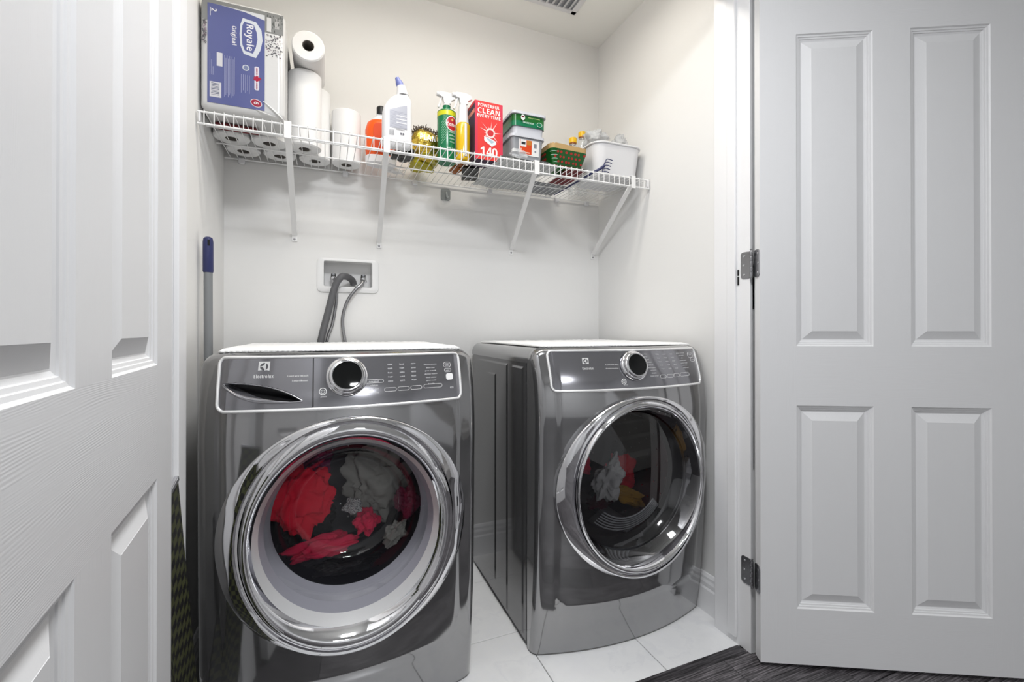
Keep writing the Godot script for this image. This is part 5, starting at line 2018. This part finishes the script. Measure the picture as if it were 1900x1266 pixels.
# ---------------------------------------------------------------- things on the walls
func wall_things() -> void:
	# supply box with valves
	var z := ZB
	var o := thing("supply_box", "white recessed washer supply box with two dark valves on the back wall", "wall box", Vector3(0.084, 1.262, z))
	var g := G.new()
	var outer := G.rr(-0.121, -0.0745, 0.120, 0.0660, 0.020, 6)
	var inner := G.rr(-0.0945, -0.0500, 0.0925, 0.0530, 0.006, 6)
	var m := outer.size()
	g.grid(3, m, func(v, u):
		var i := roundi(u * m) % m
		var p := outer[i].lerp(inner[i], [0.0, 0.06, 0.94, 1.0][roundi(v * 3)])
		return Vector3(p.x, p.y, [0.0005, 0.006, 0.007, 0.004][roundi(v * 3)]), Vector3(0, 0, 1))
	part("flange", g, M.outlet_plastic, o)
	g = G.new()
	g.grid(2, m, func(v, u):
		var p := inner[roundi(u * m) % m] * 0.992
		return Vector3(p.x, p.y, lerpf(0.004, -0.060, v)), Vector3(0, 0, -0.04), 2)
	g.rect(-0.0940, -0.0497, 0.0920, 0.0527, -0.060)
	part("recess", g, M.outlet_plastic, o)
	recess_box(o)
	# drain hose
	g = G.new()
	var b := Vector3(0.084, 1.262, z)
	g.tube(smooth_path([Vector3(0.106, 1.2265, z - 0.040), Vector3(0.100, 1.242, z - 0.030), Vector3(0.082, 1.252, z - 0.002), Vector3(0.066, 1.252, z + 0.022), Vector3(0.052, 1.246, z + 0.036), Vector3(0.030, 1.205, z + 0.036), Vector3(0.004, 1.10, z + 0.035), Vector3(-0.022, 0.985, z + 0.034), Vector3(-0.050, 0.80, z + 0.034), Vector3(-0.055, 0.62, z + 0.034)], 8), 0.0135, 16)
	single("drain_hose", g, M.hose_grey, "thick grey drain hose arching out of the wall box down behind the washer", "hose")
	for k in 2:
		o = thing("supply_hose", ["braided steel hose half hidden beside the grey drain hose", "braided steel hose curving down from the right valve"][k], "hose", Vector3.ZERO, 0, "braided steel supply hoses")
		g = G.new()
		var path := [Vector3(0.026, 1.242, z - 0.005), Vector3(0.031, 1.236, z + 0.008), Vector3(0.036, 1.205, z + 0.0160), Vector3(0.036, 1.150, z + 0.0110), Vector3(0.022, 1.06, z + 0.0110), Vector3(0.0, 0.985, z + 0.0110), Vector3(-0.022, 0.80, z + 0.0110)]
		if k == 1:
			path = [Vector3(0.144, 1.242, z - 0.005), Vector3(0.140, 1.235, z + 0.010), Vector3(0.130, 1.219, z + 0.019), Vector3(0.110, 1.200, z + 0.024), Vector3(0.077, 1.148, z + 0.024), Vector3(0.060, 1.075, z + 0.022), Vector3(0.070, 0.985, z + 0.020), Vector3(0.092, 0.85, z + 0.018)]
		g.tube(smooth_path(path, 8), 0.0066, 12)
		part("braid", g, M.steel, o)
		g = G.new()
		g.at(T(path[0], Vector3(0, 0, 0.4)))
		g.lathe([Vector2(0, -0.012), Vector2(0.0095, -0.012), Vector2(0.010, -0.008), Vector2(0.010, 0.010), Vector2(0.008, 0.012), Vector2(0, 0.012)], 8)
		part("coupling", g, M.satin_chrome, o)

	# mop pole beside the washer
	o = thing("mop_handle", "grey pole with a navy grip standing between washer and left wall", "mop", Vector3(-0.327, 0, -1.612))
	g = G.new()
	g.lathe([Vector2(0, 0), Vector2(0.0118, 0), Vector2(0.0118, 1.235), Vector2(0, 1.235)], 20)
	part("pole", g, M.pole_grey, o)
	g = G.new()
	g.lathe([Vector2(0.0125, 1.208), Vector2(0.0140, 1.212), Vector2(0.0138, 1.300), Vector2(0.012, 1.312), Vector2(0.007, 1.316), Vector2(0, 1.317)], 24)
	part("grip", g, M.navy, o, "navy plastic grip")
	g = G.new()
	g.rbox(Vector3(0.006, 0.018, 0.002), 0.0009, Vector3(0.004, 1.297, 0.0132))
	part("hanging_slot", g, M.gap_dark, o)
	o.rotation.z = 0.004

	# grey adhesive hook under the shelf
	o = thing("wall_hook", "small grey plastic hook stuck on the wall below the shelf middle", "hook", Vector3(0.493, 1.640, z))
	g = G.new()
	g.at(T(Vector3(0, 0, 0.0005)))
	g.prism(G.rr(-0.021, -0.026, 0.021, 0.026, 0.010), 0.0, 0.004, true)
	g.at(Transform3D())
	var hm := mk("hook_grey", Color(0.55, 0.57, 0.57), 0.45)
	part("plate", g, hm, o)
	g = G.new()
	g.tube(smooth_path([Vector3(0.004, 0.010, 0.004), Vector3(0.002, 0.002, 0.012), Vector3(0.004, -0.012, 0.014), Vector3(0.006, -0.014, 0.022)]), 0.004, 10)
	part("hook", g, mk("hook_light", Color(0.68, 0.70, 0.70), 0.45), o)

	# ceiling vent with louvres
	o = thing("ceiling_vent", "white louvred air vent in the closet ceiling", "vent", Vector3(0.915, HC, -1.66))
	g = G.new()
	for s in [[-0.14, -0.115, -0.15, 0.15], [0.115, 0.14, -0.15, 0.15], [-0.14, 0.14, -0.15, -0.128], [-0.14, 0.14, 0.128, 0.15]]:
		g.rbox(Vector3(s[1] - s[0], 0.008, s[3] - s[2]), 0.002, Vector3((s[0] + s[1]) / 2, -0.0045, (s[2] + s[3]) / 2))
	part("frame", g, M.white_plastic, o)
	g = G.new()
	g.rbox(Vector3(0.235, 0.002, 0.26), 0.0005, Vector3(0, -0.0015, 0))
	part("duct_opening", g, M.tub_grey, o)
	for k in 8:
		g = G.new()
		g.at(T(Vector3(-0.10 + 0.0286 * k, -0.006, 0), Vector3(0, 0, 0.6)))
		g.rbox(Vector3(0.022, 0.0015, 0.256), 0.0006)
		part("louvre", g, M.white_plastic, o)

	# chequered board leaning in the gap at the left
	var im := Image.create(128, 256, false, Image.FORMAT_RGB8)
	for yy in 256:
		for xx in 128:
			var on := (xx / 16 + yy / 16) % 2 == 0
			im.set_pixel(xx, yy, Color(0.27, 0.28, 0.15) if on else Color(0.02, 0.022, 0.02))
	var ck := mk("checks", Color.WHITE, 0.5)
	ck.albedo_texture = ImageTexture.create_from_image(im)
	ck.uv1_triplanar = true
	ck.uv1_scale = Vector3(5.0, 3.6, 5.0)
	o = thing("chequered_board", "black and olive chequered board leaning behind the left door beside the washer", "board", Vector3(-0.2775, 0, -1.232))
	g = G.new()
	g.rbox(Vector3(0.006, 0.72, 0.125), 0.002, Vector3(0, 0.362, 0))
	part("board", g, ck, o)
	g = G.new()
	g.rbox(Vector3(0.009, 0.012, 0.13), 0.003, Vector3(0, 0.724, 0), 2)
	part("edge_strip", g, M.satin_chrome, o)
	o.rotation.x = 0.28
	o.position.y = 0.024


func recess_box(o: Node3D) -> void:
	# valves and the open slot in the sill of the box
	for x in [-0.058, 0.060]:
		var g := G.new()
		g.rbox(Vector3(0.018, 0.024, 0.030), 0.003, Vector3(x, -0.006, -0.040), 2)
		var v := part("valve", g, M.black_plastic, o, "dark valve block")
		g = G.new()
		g.rbox(Vector3(0.010, 0.010, 0.014), 0.002, Vector3(x, 0.002, -0.024), 2)
		part("valve_lever", g, M.tub_grey, v)
